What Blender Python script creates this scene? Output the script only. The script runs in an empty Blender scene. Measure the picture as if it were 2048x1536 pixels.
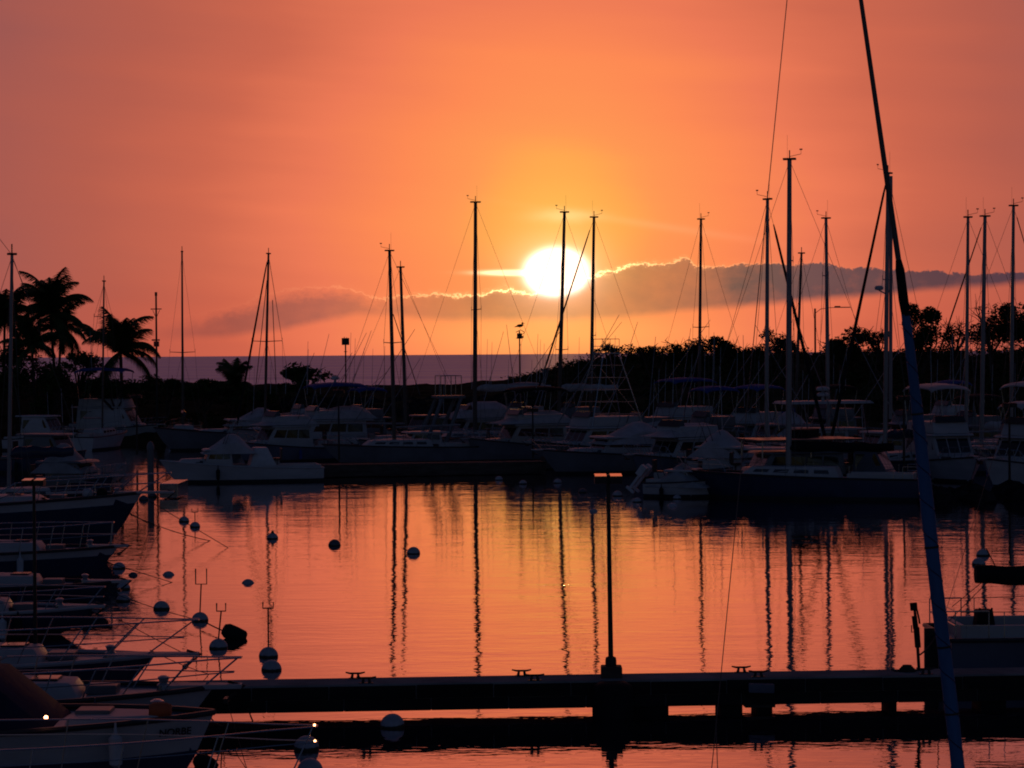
import bpy, bmesh, math, random
from mathutils import Vector, Matrix

R = math.radians
random.seed(11)
scene = bpy.context.scene
C = scene.collection

# ------------------------------------------------------------------ camera
F = 4600.0            # focal length in pixels of the 2048 px wide photograph
CAMZ = 7.0
PITCH = math.atan(60 / F)
ROLL = 0.007
cd = bpy.data.cameras.new('camera')
cam = bpy.data.objects.new('camera', cd)
C.objects.link(cam)
cd.sensor_width = 36.0
cd.lens = F / 2048 * 36.0
cd.clip_start = 0.5
cd.clip_end = 90000
cam.matrix_world = (Matrix.Translation((0, 0, CAMZ)) @ Matrix.Rotation(math.pi / 2 - PITCH, 4, 'X')
                    @ Matrix.Rotation(-ROLL, 4, 'Z'))
scene.camera = cam
_m = cam.matrix_world.to_3x3()
_r, _u, _f = _m @ Vector((1, 0, 0)), _m @ Vector((0, 1, 0)), _m @ Vector((0, 0, -1))


def ray(px, py):
    return _f + _r * ((px - 1024) / F) - _u * ((py - 768) / F)


def P(px, py, Y):
    """world point seen at photograph pixel (px, py) at distance Y"""
    d = ray(px, py)
    return Vector((0, 0, CAMZ)) + d * (Y / d.y)


def H(px, py, z=0.0):
    d = ray(px, py)
    return Vector((0, 0, CAMZ)) + d * ((z - CAMZ) / d.z)


def lerp(a, b, t):
    return a + (b - a) * t


def XP(px, Y):
    return P(px, 900, Y).x


# ------------------------------------------------------------------ render look
scene.view_settings.view_transform = 'Standard'
scene.view_settings.look = 'None'
scene.view_settings.exposure = 0.0
scene.view_settings.gamma = 1.0
scene.cycles.max_bounces = 6
scene.cycles.glossy_bounces = 4
scene.cycles.diffuse_bounces = 2
scene.cycles.transparent_max_bounces = 8
scene.cycles.filter_width = 1.9

# ------------------------------------------------------------------ sky
SUN_AZ = 1.13         # degrees to the right of the view axis
SUN_EL = 2.05


def lin(c):
    return tuple((v / 255 / 12.92 if v / 255 <= 0.04045 else ((v / 255 + 0.055) / 1.055) ** 2.4) for v in c)


class E:
    """small expression helper on math nodes"""
    nt = None

    def __init__(s, v):
        s.v = v

    @staticmethod
    def node(op, *a, clamp=False):
        n = E.nt.nodes.new('ShaderNodeMath')
        n.operation = op
        n.use_clamp = clamp
        for i, x in enumerate(a):
            x = x.v if isinstance(x, E) else x
            if isinstance(x, (int, float)):
                n.inputs[i].default_value = x
            else:
                E.nt.links.new(x, n.inputs[i])
        return E(n.outputs[0])

    def __add__(s, o): return E.node('ADD', s, o)
    def __radd__(s, o): return E.node('ADD', o, s)
    def __sub__(s, o): return E.node('SUBTRACT', s, o)
    def __rsub__(s, o): return E.node('SUBTRACT', o, s)
    def __mul__(s, o): return E.node('MULTIPLY', s, o)
    def __rmul__(s, o): return E.node('MULTIPLY', o, s)
    def __truediv__(s, o): return E.node('DIVIDE', s, o)


def expn(x): return E.node('EXPONENT', x)
def sq(x): return E.node('MULTIPLY', x, x)
def sqrt(x): return E.node('SQRT', x)
def absn(x): return E.node('ABSOLUTE', x)


def sstep(x, a, b):
    n = E.nt.nodes.new('ShaderNodeMapRange')
    n.interpolation_type = 'SMOOTHSTEP'
    E.nt.links.new(x.v, n.inputs['Value'])
    n.inputs['From Min'].default_value = a
    n.inputs['From Max'].default_value = b
    return E(n.outputs['Result'])


def curve(x, pts, lo, hi, vmax):
    """piecewise smooth function of x through pts"""
    n = E.nt.nodes.new('ShaderNodeFloatCurve')
    c = n.mapping.curves[0]
    ps = [((p - lo) / (hi - lo), v / vmax) for p, v in pts]
    while len(c.points) < len(ps):
        c.points.new(0.5, 0.5)
    for q, (a, b) in zip(c.points, ps):
        q.location = (a, b)
        q.handle_type = 'AUTO_CLAMPED'
    n.mapping.update()
    t = E.node('DIVIDE', E.node('SUBTRACT', x, lo), hi - lo, clamp=True)
    E.nt.links.new(t.v, n.inputs['Value'])
    return E(n.outputs[0]) * vmax


def ramp(x, stops, vmax):
    n = E.nt.nodes.new('ShaderNodeValToRGB')
    n.color_ramp.interpolation = 'EASE' if False else 'LINEAR'
    el = n.color_ramp.elements
    while len(el) < len(stops):
        el.new(0.5)
    for q, (p, c) in zip(el, stops):
        q.position = p / vmax
        q.color = (*c, 1)
    t = E.node('DIVIDE', x, vmax, clamp=True)
    E.nt.links.new(t.v, n.inputs[0])
    return n.outputs[0]


def mixc(mode, fac, a, b):
    n = E.nt.nodes.new('ShaderNodeMix')
    n.data_type = 'RGBA'
    n.blend_type = mode
    for i, x in ((0, fac), (6, a), (7, b)):
        x = x.v if isinstance(x, E) else x
        if isinstance(x, (int, float)):
            n.inputs[i].default_value = x
        elif isinstance(x, tuple):
            n.inputs[i].default_value = (*x, 1)
        else:
            E.nt.links.new(x, n.inputs[i])
    return n.outputs[2]


def noise(vec, scale, detail=3, rough=0.55, dim='3D'):
    n = E.nt.nodes.new('ShaderNodeTexNoise')
    n.noise_dimensions = dim
    n.inputs['Scale'].default_value = scale
    n.inputs['Detail'].default_value = detail
    n.inputs['Roughness'].default_value = rough
    E.nt.links.new(vec, n.inputs['Vector'])
    return E(n.outputs['Fac'])


def comb(x, y, z):
    n = E.nt.nodes.new('ShaderNodeCombineXYZ')
    for i, v in enumerate((x, y, z)):
        v = v.v if isinstance(v, E) else v
        if isinstance(v, (int, float)):
            n.inputs[i].default_value = v
        else:
            E.nt.links.new(v, n.inputs[i])
    return n.outputs[0]


def build_sky():
    w = bpy.data.worlds.new('World')
    scene.world = w
    w.use_nodes = True
    nt = w.node_tree
    nt.nodes.clear()
    E.nt = nt
    out = nt.nodes.new('ShaderNodeOutputWorld')
    bg = nt.nodes.new('ShaderNodeBackground')
    nt.links.new(bg.outputs[0], out.inputs[0])
    tc = nt.nodes.new('ShaderNodeTexCoord')
    sep = nt.nodes.new('ShaderNodeSeparateXYZ')
    nt.links.new(tc.outputs['Generated'], sep.inputs[0])
    x, y, z = (E(sep.outputs[i]) for i in range(3))
    az = E.node('ARCTAN2', x, y) * (180 / math.pi)
    el = E.node('ARCSINE', z) * (180 / math.pi)
    # ambient twilight: physical sky with the sun at the same place, very low
    sky = nt.nodes.new('ShaderNodeTexSky')
    sky.sky_type = 'NISHITA'
    sky.sun_disc = False
    sky.sun_elevation = R(SUN_EL)
    sky.sun_rotation = R(SUN_AZ)
    sky.air_density = 1.0
    sky.dust_density = 1.0
    amb = mixc('MULTIPLY', 1.0, sky.outputs[0], (AMB * 0.52, AMB * 0.66, AMB * 1.40))
    # sunset glow round the sun
    da = az - SUN_AZ
    de = el - 3.2
    streak = noise(comb(az * 0.10 - el * 0.03, el * 0.75 + az * 0.05, 3.1), 1.0, 3, 0.5) - 0.5
    rho = sqrt(sq(da * 0.80) + sq(de * E.node('ADD', 0.82, 0.0)) + 0.02)
    rho = rho + streak * 2.6 * E.node('DIVIDE', rho, 6.0, clamp=True)
    glow = ramp(rho, [
        (0.0, lin((255, 188, 84))), (1.2, lin((255, 170, 80))), (2.0, lin((255, 151, 84))),
        (3.4, lin((254, 138, 84))), (5.0, lin((237, 122, 86))), (7.0, lin((204, 103, 78))),
        (9.0, lin((182, 94, 77))), (12, lin((158, 88, 82))), (16, lin((138, 84, 88))),
        (24, lin((98, 66, 80))), (38, lin((46, 38, 58))), (65, (0, 0, 0))], 80.0)
    # a redder band low down, away from the sun
    low = sstep(el, 2.6, 0.2) * sstep(absn(da), 4.0, 10.0)
    glow = mixc('MULTIPLY', low * 0.6, glow, (1.12, 0.86, 0.80))
    # bright gold strip under the cloud bank near the sun
    strip = expn(sq(da / 3.2) * -1.0) * expn(sq((el - 0.45) / 0.55) * -1.0)
    glow = mixc('ADD', strip * 0.42, glow, (0.55, 0.34, 0.06))
    # cloud bank ---------------------------------------------------
    n1 = noise(comb(az * 1.0, el * 1.3, 0.0), 1.5, 5, 0.6) - 0.5
    n2 = noise(comb(az * 1.0, el * 1.6, 5.0), 6.5, 3, 0.55) - 0.5
    up = curve(az, [(-13, 0.9), (-8.6, 0.95), (-6.8, 1.30), (-5.2, 1.68), (-4.2, 1.70), (-3.2, 1.42), (-2.0, 1.50),
                    (-0.95, 1.46), (-0.2, 1.62), (0.3, 1.50), (1.0, 1.62), (2.0, 1.92), (2.5, 2.02), (3.3, 2.22), (3.9, 2.20),
                    (4.3, 2.36), (4.7, 2.12), (5.6, 2.18), (6.4, 2.22), (8.6, 2.10), (10.5, 1.96), (12.8, 1.90), (14, 1.85)], -14, 14, 4.0)
    lo = curve(az, [(-14, 0.4), (-8.0, 0.42), (-5.8, 0.62), (-4.4, 0.90), (-3.6, 1.0), (-2.0, 0.86), (0, 0.84), (2.2, 0.86),
                    (4.7, 1.06), (7.0, 1.22), (10, 1.46), (12.8, 1.66), (14, 1.8)], -14, 14, 4.0)
    op = curve(az, [(-14, 0.0), (-9.6, 0.02), (-7.4, 0.42), (-5.4, 0.52), (-3.4, 0.42), (-2.0, 0.40), (0.0, 0.50), (2.0, 0.45),
                    (3.0, 0.50), (4.6, 0.62), (5.6, 0.86), (7.5, 1.0), (12.8, 1.0), (14, 0.8)], -14, 14, 1.0)
    n3 = noise(comb(az * 1.0, el * 1.2, 9.0), 17.0, 2, 0.5) - 0.5
    edge = up + n1 * 0.34 + n2 * 0.24 + n3 * 0.09
    top = edge - el
    inside = sstep(top, 0.0, 0.065) * sstep(el - lo + n1 * 0.10, -0.10, 0.16)
    softl = sstep(az, -1.6, -4.4) * sstep(top, 0.0, 0.42) + sstep(az, -4.4, -1.6)
    cl = inside * op * softl * (1.0 + n1 * 0.7)
    col = mixc('MULTIPLY', E.node('MULTIPLY', cl, 1.0, clamp=True), glow, (0.20, 0.42, 0.84))
    # silver lining
    near = expn(absn(da) * -0.72)
    rim = expn(sq((top - 0.010) / 0.021) * -1.0) * near
    rim2 = expn(sq((top - 0.0) / 0.085) * -1.0) * near
    col = mixc('ADD', rim * 2.6 + rim2 * 0.35, col, (1.4, 1.0, 0.42))
    # thin cloud glints above the sun and the streak left of it
    s1 = expn(sq((az - 0.1) / 0.72) * -1.0) * expn(sq((el - 2.02 + az * 0.01) / 0.055) * -1.0)
    s2 = expn(sq((az - 1.3) / 0.75) * -1.0) * expn(sq((el - 3.42 + n1 * 0.15) / 0.16) * -1.0)
    s3 = expn(sq((az - 3.4) / 2.6) * -1.0) * expn(sq((el - 3.55 + (az - 1.2) * 0.16) / 0.10) * -1.0)
    col = mixc('ADD', s1 * 3.0, col, (1.2, 0.85, 0.5))
    col = mixc('ADD', s2 * 0.30 + s3 * 0.07, col, (0.7, 0.6, 0.4))
    # sun and its aureole in the thin cloud
    sd = sqrt(sq(da / 0.74) + sq((el - 2.02) / 0.56))
    low_cut = sstep(el - edge, -0.50, -0.05)
    white = expn(sq(sq(sd / 0.93)) * -1.0) * (low_cut * 0.7 + 0.3)
    col = mixc('ADD', white * 5.0, col, (1.0, 0.93, 0.82))
    halo = expn(sq(sd / 1.38) * -1.0)
    col = mixc('ADD', halo * 0.75, col, (1.0, 0.50, 0.40))
    bloom = expn(sd * -0.75)
    col = mixc('ADD', bloom * 0.2, col, (1.0, 0.50, 0.10))
    # fade the painted part out under the horizon
    up_f = sstep(el, -1.5, -0.2)
    col = mixc('MIX', up_f, (0.12, 0.035, 0.02), col)
    sdir = (math.sin(R(SUN_AZ)) * math.cos(R(SUN_EL)), math.cos(R(SUN_AZ)) * math.cos(R(SUN_EL)), math.sin(R(SUN_EL)))
    dot = x * sdir[0] + y * sdir[1] + z * sdir[2]
    fin = mixc('ADD', sstep(dot, 0.62, 0.0), col, amb)   # twilight sky takes over away from the sunset
    nt.links.new(fin, bg.inputs[0])
    bg.inputs[1].default_value = 1.0


AMB = 0.046
build_sky()

# ------------------------------------------------------------------ sun lamp (low, behind the cloud edge)
sl = bpy.data.lights.new('sun', 'SUN')
sl.energy = 0.06
sl.angle = R(0.6)
sl.color = (1.0, 0.42, 0.14)
so = bpy.data.objects.new('sun', sl)
C.objects.link(so)
_sd = Vector((math.sin(R(SUN_AZ)) * math.cos(R(SUN_EL)), math.cos(R(SUN_AZ)) * math.cos(R(SUN_EL)), math.sin(R(SUN_EL))))
so.rotation_euler = _sd.to_track_quat('Z', 'Y').to_euler()

# ------------------------------------------------------------------ materials


def mat(name, col, rough=0.5, metal=0.0, var=0.25, scale=2.0, bump=0.0, bscale=20.0, spec=0.5, stretch=(1, 1, 1), trans=0.0):
    m = bpy.data.materials.new(name)
    m.use_nodes = True
    nt = m.node_tree
    E.nt = nt
    b = nt.nodes['Principled BSDF']
    b.inputs['Roughness'].default_value = rough
    b.inputs['Metallic'].default_value = metal
    b.inputs['Specular IOR Level'].default_value = spec
    tc = nt.nodes.new('ShaderNodeTexCoord')
    mp = nt.nodes.new('ShaderNodeMapping')
    mp.inputs['Scale'].default_value = stretch
    nt.links.new(tc.outputs['Object'], mp.inputs[0])
    n = noise(mp.outputs[0], scale, 4, 0.6)
    c2 = tuple(max(0, v * (1 - var)) for v in col)
    c1 = tuple(min(1, v * (1 + var * 0.6)) for v in col)
    cc = mixc('MIX', sstep(n, 0.3, 0.7), c2, c1)
    nt.links.new(cc, b.inputs['Base Color'])
    rr = n * 0.2 + (rough - 0.1)
    nt.links.new(rr.v, b.inputs['Roughness'])
    if bump:
        bn = nt.nodes.new('ShaderNodeBump')
        bn.inputs['Strength'].default_value = 0.6
        bn.inputs['Distance'].default_value = bump
        h = noise(mp.outputs[0], bscale, 3, 0.6)
        nt.links.new(h.v, bn.inputs['Height'])
        nt.links.new(bn.outputs[0], b.inputs['Normal'])
    return m


M = dict(
    dockface=mat('wet_dock_timber', (0.022, 0.020, 0.020), 0.85, spec=0.12, var=0.4, scale=1.5, bump=0.008, bscale=8, stretch=(0.3, 2, 2)),
    white=mat('white_gelcoat', (0.45, 0.45, 0.46), 0.48, spec=0.35, var=0.12, scale=0.7, stretch=(1, 1, 3)),
    cream=mat('cream_gelcoat', (0.42, 0.39, 0.35), 0.35, var=0.12, scale=0.7),
    grey=mat('grey_paint', (0.15, 0.155, 0.17), 0.4, var=0.2, scale=0.8),
    slate=mat('slate_hull', (0.11, 0.125, 0.17), 0.45, var=0.2, scale=0.8, spec=0.3),
    navy=mat('navy_hull', (0.02, 0.03, 0.07), 0.25, var=0.2, scale=0.8),
    green=mat('green_hull', (0.03, 0.07, 0.06), 0.35, var=0.2, scale=0.8),
    deck=mat('deck_paint', (0.50, 0.49, 0.47), 0.40, spec=0.3, var=0.18, scale=1.4, bump=0.002, bscale=60),
    trim=mat('dark_trim', (0.03, 0.025, 0.025), 0.4),
    anti=mat('bottom_paint', (0.02, 0.02, 0.025), 0.7),
    glass=mat('tinted_glass', (0.012, 0.012, 0.014), 0.12, var=0.1, spec=0.8),
    canvas=mat('white_canvas', (0.44, 0.43, 0.45), 0.75, spec=0.15, var=0.18, scale=1.6, bump=0.02, bscale=2.5),
    tarp=mat('grey_tarp', (0.30, 0.31, 0.33), 0.7, spec=0.15, var=0.2, scale=1.6, bump=0.03, bscale=2.5),
    blue=mat('blue_canvas', (0.025, 0.07, 0.28), 0.7, spec=0.15, var=0.25, scale=1.8, bump=0.02, bscale=3),
    bluepole=mat('faded_blue_cover', (0.03, 0.13, 0.30), 0.6, var=0.22, scale=1.2, bump=0.006, bscale=6, stretch=(3, 3, 0.6)),
    navycanvas=mat('navy_canvas', (0.012, 0.02, 0.06), 0.85, var=0.25, scale=1.8, bump=0.02, bscale=3, spec=0.2),
    black=mat('black_canvas', (0.012, 0.012, 0.013), 0.75, spec=0.15, var=0.3, bump=0.02, bscale=3),
    spar=mat('weathered_spar', (0.30, 0.30, 0.31), 0.45, metal=0.35, var=0.2, scale=1.0, stretch=(2, 2, 0.3)),
    spard=mat('dark_spar', (0.10, 0.08, 0.07), 0.45, var=0.25, scale=1.0, stretch=(2, 2, 0.3)),
    steel=mat('stainless_tube', (0.45, 0.45, 0.46), 0.25, metal=0.8, var=0.1),
    wire=mat('rigging_wire', (0.10, 0.10, 0.10), 0.45, metal=0.4, var=0.1),
    rope=mat('mooring_rope', (0.06, 0.055, 0.05), 0.9, spec=0.15, var=0.3, scale=8),
    concrete=mat('concrete', (0.27, 0.26, 0.26), 0.95, spec=0.0, var=0.28, scale=0.9, bump=0.006, bscale=18),
    timber=mat('weathered_timber', (0.09, 0.07, 0.06), 0.8, spec=0.15, var=0.35, scale=2.5, bump=0.01, bscale=10, stretch=(0.3, 2, 2)),
    iron=mat('dark_iron', (0.03, 0.028, 0.028), 0.5, metal=0.3, var=0.3),
    rubber=mat('black_rubber', (0.015, 0.015, 0.016), 0.7, spec=0.15, var=0.3),
    lamptop=mat('lamp_housing', (0.98, 0.72, 0.42), 0.15, metal=1.0, var=0.1),
    plastic=mat('white_plastic', (0.5, 0.52, 0.55), 0.45, var=0.15),
    red=mat('red_plastic', (0.45, 0.05, 0.03), 0.5, var=0.15),
    orange=mat('orange_fabric', (0.5, 0.10, 0.03), 0.7, var=0.2),
    rock=mat('lava_rock', (0.035, 0.03, 0.03), 0.9, spec=0.0, var=0.5, scale=1.2, bump=0.25, bscale=1.6),
    earth=mat('dry_grass_slope', (0.075, 0.055, 0.03), 0.95, spec=0.0, var=0.5, scale=0.35, bump=0.2, bscale=1.2),
    bark=mat('bark', (0.07, 0.05, 0.04), 0.9, spec=0.15, var=0.35, scale=3, bump=0.02, bscale=9),
    leaf=mat('kiawe_leaf', (0.045, 0.055, 0.018), 0.8, spec=0.15, var=0.5, scale=0.8),
    leaf2=mat('shrub_leaf', (0.05, 0.075, 0.02), 0.75, spec=0.15, var=0.5, scale=0.9),
    palm=mat('palm_leaf', (0.05, 0.075, 0.02), 0.6, spec=0.15, var=0.4, scale=1.2),
    brick=mat('brown_panel', (0.16, 0.08, 0.05), 0.5, var=0.3),
)


def buoy_mat(name, col, band):
    m = bpy.data.materials.new(name)
    m.use_nodes = True
    nt = m.node_tree
    E.nt = nt
    b = nt.nodes['Principled BSDF']
    tc = nt.nodes.new('ShaderNodeTexCoord')
    sp = nt.nodes.new('ShaderNodeSeparateXYZ')
    nt.links.new(tc.outputs['Object'], sp.inputs[0])
    n = noise(tc.outputs['Object'], 9.0, 4, 0.6)
    zz = E(sp.outputs[2])
    k = sstep(zz + (n - 0.5) * 0.05, band + 0.015, band - 0.015)
    base = mixc('MIX', sstep(n, 0.35, 0.75), tuple(v * 0.8 for v in col), col)
    cc = mixc('MIX', k, base, (0.015, 0.017, 0.012))      # weed growing at the waterline
    nt.links.new(cc, b.inputs['Base Color'])
    b.inputs['Roughness'].default_value = 0.5
    return m


M['buoy'] = buoy_mat('buoy_white', (0.42, 0.44, 0.48), 0.045)
M['buoyd'] = buoy_mat('buoy_dark', (0.12, 0.12, 0.14), 0.045)


def water_mat(name, base, ior, waves, rough, coat=0.0, tint=(1.0, 0.86, 0.91), patch=False):
    m = bpy.data.materials.new(name)
    m.use_nodes = True
    nt = m.node_tree
    E.nt = nt
    b = nt.nodes['Principled BSDF']
    b.inputs['Base Color'].default_value = (*base, 1)
    b.inputs['Roughness'].default_value = rough
    b.inputs['IOR'].default_value = ior
    b.inputs['Specular IOR Level'].default_value = 0.5 if coat else 0.5
    tc = nt.nodes.new('ShaderNodeTexCoord')
    h = None
    for (sx, sy, sc, amp, off) in waves:
        mp = nt.nodes.new('ShaderNodeMapping')
        mp.inputs['Scale'].default_value = (sx, sy, 1)
        mp.inputs['Location'].default_value = (off, off * 0.7, 0)
        mp.inputs['Rotation'].default_value = (0, 0, R(off * 3 - 8))
        nt.links.new(tc.outputs['Object'], mp.inputs[0])
        n = noise(mp.outputs[0], sc, 2, 0.5) * amp
        h = n if h is None else h + n
    bn = nt.nodes.new('ShaderNodeBump')
    bn.inputs['Strength'].default_value = 1.0
    bn.inputs['Distance'].default_value = 1.0
    nt.links.new(h.v, bn.inputs['Height'])
    nt.links.new(bn.outputs[0], b.inputs['Normal'])
    if coat:
        g = nt.nodes.new('ShaderNodeBsdfGlossy')
        g.inputs['Color'].default_value = (*tint, 1)
        g.inputs['Roughness'].default_value = rough
        nt.links.new(bn.outputs[0], g.inputs['Normal'])
        mx = nt.nodes.new('ShaderNodeMixShader')
        mx.inputs[0].default_value = coat
        if patch:                          # wind streaks and swell lines
            mp = nt.nodes.new('ShaderNodeMapping')
            mp.inputs['Scale'].default_value = (0.25, 1.0, 1)
            nt.links.new(tc.outputs['Object'], mp.inputs[0])
            pn = sstep(noise(mp.outputs[0], 0.012, 9, 0.72), 0.30, 0.70) * 0.55 + (coat - 0.35)
            nt.links.new(pn.v, mx.inputs[0])
        nt.links.new(b.outputs[0], mx.inputs[1])
        nt.links.new(g.outputs[0], mx.inputs[2])
        nt.links.new(mx.outputs[0], nt.nodes['Material Output'].inputs[0])
    return m


M['water'] = water_mat('harbour_water', (0.012, 0.014, 0.02), 1.6,
                       [(0.5, 1.0, 0.30, 0.020, 1.0), (0.6, 1.4, 1.3, 0.0075, 2.3), (0.7, 1.5, 3.6, 0.0030, 4.1)], 0.012, coat=0.52)
M['sea'] = water_mat('open_sea', (0.34, 0.42, 0.62), 1.33,
                     [(0.5, 1.3, 0.03, 4.0, 1.0), (0.6, 1.2, 0.18, 1.4, 2.0), (0.8, 1.1, 0.9, 0.4, 3.0)], 0.55, coat=0.85, tint=(0.95, 1.0, 1.14), patch=True)

# ------------------------------------------------------------------ mesh builder


class MB:
    def __init__(s):
        s.v, s.f = [], []

    def add(s, vs, fs):
        o = len(s.v)
        s.v += [tuple(p) for p in vs]
        s.f += [tuple(i + o for i in f) for f in fs]
        return s

    def box(s, cx, cy, cz, sx, sy, sz, rot=None):
        vs = [Vector((a * sx / 2, b * sy / 2, c * sz / 2)) for a in (-1, 1) for b in (-1, 1) for c in (-1, 1)]
        if rot is not None:
            vs = [rot @ p for p in vs]
        vs = [p + Vector((cx, cy, cz)) for p in vs]
        return s.add(vs, [(0, 1, 3, 2), (4, 6, 7, 5), (0, 4, 5, 1), (2, 3, 7, 6), (0, 2, 6, 4), (1, 5, 7, 3)])

    def hexa(s, x0b, x1b, x0t, x1t, wb, wt, z0, z1, z0f=None, z1f=None, wtf=None, wbf=None):
        """cabin-like block: x range and width at bottom and top; the f-variants are for the front end"""
        z0f = z0 if z0f is None else z0f
        z1f = z1 if z1f is None else z1f
        wbf = wb if wbf is None else wbf
        wtf = wt if wtf is None else wtf
        vs = [(x0b, -wb / 2, z0), (x1b, -wbf / 2, z0f), (x1b, wbf / 2, z0f), (x0b, wb / 2, z0),
              (x0t, -wt / 2, z1), (x1t, -wtf / 2, z1f), (x1t, wtf / 2, z1f), (x0t, wt / 2, z1)]
        return s.add(vs, [(0, 3, 2, 1), (4, 5, 6, 7), (0, 1, 5, 4), (1, 2, 6, 5), (2, 3, 7, 6), (3, 0, 4, 7)])

    def tube(s, pts, r, n=6, r1=None, cap=True):
        pts = [Vector(p) for p in pts]
        k = len(pts)
        rs = [r if r1 is None else r + (r1 - r) * i / (k - 1) for i in range(k)] if not isinstance(r, (list, tuple)) else list(r)
        rings = []
        for i, p in enumerate(pts):
            d = (pts[min(i + 1, k - 1)] - pts[max(i - 1, 0)]).normalized()
            a = d.orthogonal().normalized() if abs(d.z) > 0.9 else d.cross(Vector((0, 0, 1))).normalized()
            b = d.cross(a).normalized()
            if i and rings and False:
                pass
            rings.append([p + a * (math.cos(2 * math.pi * j / n) * rs[i]) + b * (math.sin(2 * math.pi * j / n) * rs[i]) for j in range(n)])
        vs = [q for g in rings for q in g]
        fs = [(i * n + j, i * n + (j + 1) % n, (i + 1) * n + (j + 1) % n, (i + 1) * n + j) for i in range(k - 1) for j in range(n)]
        if cap:
            fs += [tuple(range(n))[::-1], tuple((k - 1) * n + j for j in range(n))]
        return s.add(vs, fs)

    def lathe(s, prof, n=20, c=(0, 0, 0)):
        vs, fs = [], []
        for (r, z) in prof:
            vs += [(c[0] + r * math.cos(2 * math.pi * j / n), c[1] + r * math.sin(2 * math.pi * j / n), c[2] + z) for j in range(n)]
        k = len(prof)
        fs = [(i * n + j, i * n + (j + 1) % n, (i + 1) * n + (j + 1) % n, (i + 1) * n + j) for i in range(k - 1) for j in range(n)]
        fs += [tuple(range(n))[::-1], tuple((k - 1) * n + j for j in range(n))]
        return s.add(vs, fs)

    def ball(s, r, c=(0, 0, 0), sz=1.0, n=24, m=14):
        pr = [(max(1e-3, r * math.sin(math.pi * i / m)), -r * sz * math.cos(math.pi * i / m)) for i in range(m + 1)]
        return s.lathe(pr, n, c)

    def loft(s, secs, cap=True, closed=True):
        n = len(secs[0])
        vs = [p for g in secs for p in g]
        k = len(secs)
        rng = range(n) if closed else range(n - 1)
        fs = [(i * n + j, i * n + (j + 1) % n, (i + 1) * n + (j + 1) % n, (i + 1) * n + j) for i in range(k - 1) for j in rng]
        if cap and closed:
            fs += [tuple(range(n))[::-1], tuple((k - 1) * n + j for j in range(n))]
        return s.add(vs, fs)

    def build(s, name, m, parent=None, smooth=False, bevel=0.0, label=None):
        me = bpy.data.meshes.new(name)
        me.from_pydata(s.v, [], s.f)
        if bevel or True:
            bm = bmesh.new()
            bm.from_mesh(me)
            if bevel:
                bmesh.ops.bevel(bm, geom=list(bm.edges), offset=bevel, segments=2, affect='EDGES', profile=0.6, clamp_overlap=True)
            bmesh.ops.recalc_face_normals(bm, faces=bm.faces)
            bm.to_mesh(me)
            bm.free()
        me.materials.append(M[m] if isinstance(m, str) else m)
        if smooth:
            for p in me.polygons:
                p.use_smooth = True
            if smooth != 2:
                me.set_sharp_from_angle(angle=R(42))
        o = bpy.data.objects.new(name, me)
        C.objects.link(o)
        if parent is not None:
            o.parent = parent
        if label:
            o['label'] = label
        return o


def tag(o, label, cat, group=None):
    o['label'] = label
    o['category'] = cat
    if group:
        o['group'] = group
    return o


def thing(name, label, cat, loc=(0, 0, 0), rz=0.0, group=None):
    o = bpy.data.objects.new(name, None)
    o.empty_display_size = 0.3
    C.objects.link(o)
    o.location = loc
    o.rotation_euler = (0, 0, rz)
    return tag(o, label, cat, group)


def setting(o, kind='structure'):
    o['kind'] = kind
    return o




# ------------------------------------------------------------------ ground, sea, harbour
def land_h(x, y):
    """land height: low lava breakwater on the left, scrubby rise on the right"""
    px = 1024 + x / max(y, 1) * F
    prof = [(-99999, 3.6), (560, 3.6), (700, 3.4), (960, 3.6), (1030, 4.0), (1100, 5.0), (1200, 5.7), (1320, 6.1), (99999, 6.1)]
    for (pa, ha), (pb, hb) in zip(prof[:-1], prof[1:]):
        if pa <= px <= pb:
            base = lerp(ha, hb, (px - pa) / (pb - pa))
    if px < 330:
        base += min(0.5, (330 - px) / 600)
    rise = min(1, max(0, (y - 180) / 16))
    rise2 = min(1, max(0, (y - 186) / 30))
    h = -1.2 + (min(base, 2.6) + 1.2) * (rise ** 0.7) + (max(base, 2.6) - 2.6) * rise2
    back = min(1, max(0, (y - 262) / 18))
    h = lerp(h, -2.0, back)
    return h


def build_ground():
    rn = random.Random(3)
    nx, ny = 260, 64
    xs = [-150 + 310 * i / nx for i in range(nx + 1)]
    ys = [178 + 112 * (j / ny) ** 1.2 for j in range(ny + 1)]
    from mathutils import noise as mn
    vs = []
    for yv in ys:
        for xv in xs:
            h = land_h(xv, yv)
            h += (mn.noise(Vector((xv * 0.35, yv * 0.35, 0))) * 0.55 + mn.noise(Vector((xv * 1.1, yv * 1.1, 4))) * 0.35) * (1 if h > -0.9 else 0)
            vs.append((xv, yv, h))
    w = nx + 1
    fs = [(j * w + i, j * w + i + 1, (j + 1) * w + i + 1, (j + 1) * w + i) for j in range(ny) for i in range(nx)]
    b = MB()
    b.add(vs, fs)
    setting(b.build('breakwater_land', 'earth', smooth=2))
    b = MB()
    b.add([(-300, -60, 0), (300, -60, 0), (300, 215, 0), (-300, 215, 0)], [(0, 1, 2, 3)])
    setting(b.build('harbour_water', 'water'))
    b = MB()
    b.add([(-40000, 215, -0.01), (40000, 215, -0.01), (40000, 60000, -0.01), (-40000, 60000, -0.01)], [(0, 1, 2, 3)])
    setting(b.build('sea', 'sea'))
    b = MB()
    b.add([(-40000, -300, -6), (40000, -300, -6), (40000, 60000, -6), (-40000, 60000, -6)], [(0, 1, 2, 3)])
    setting(b.build('seabed', 'rock'))


build_ground()

# ------------------------------------------------------------------ hulls


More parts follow.
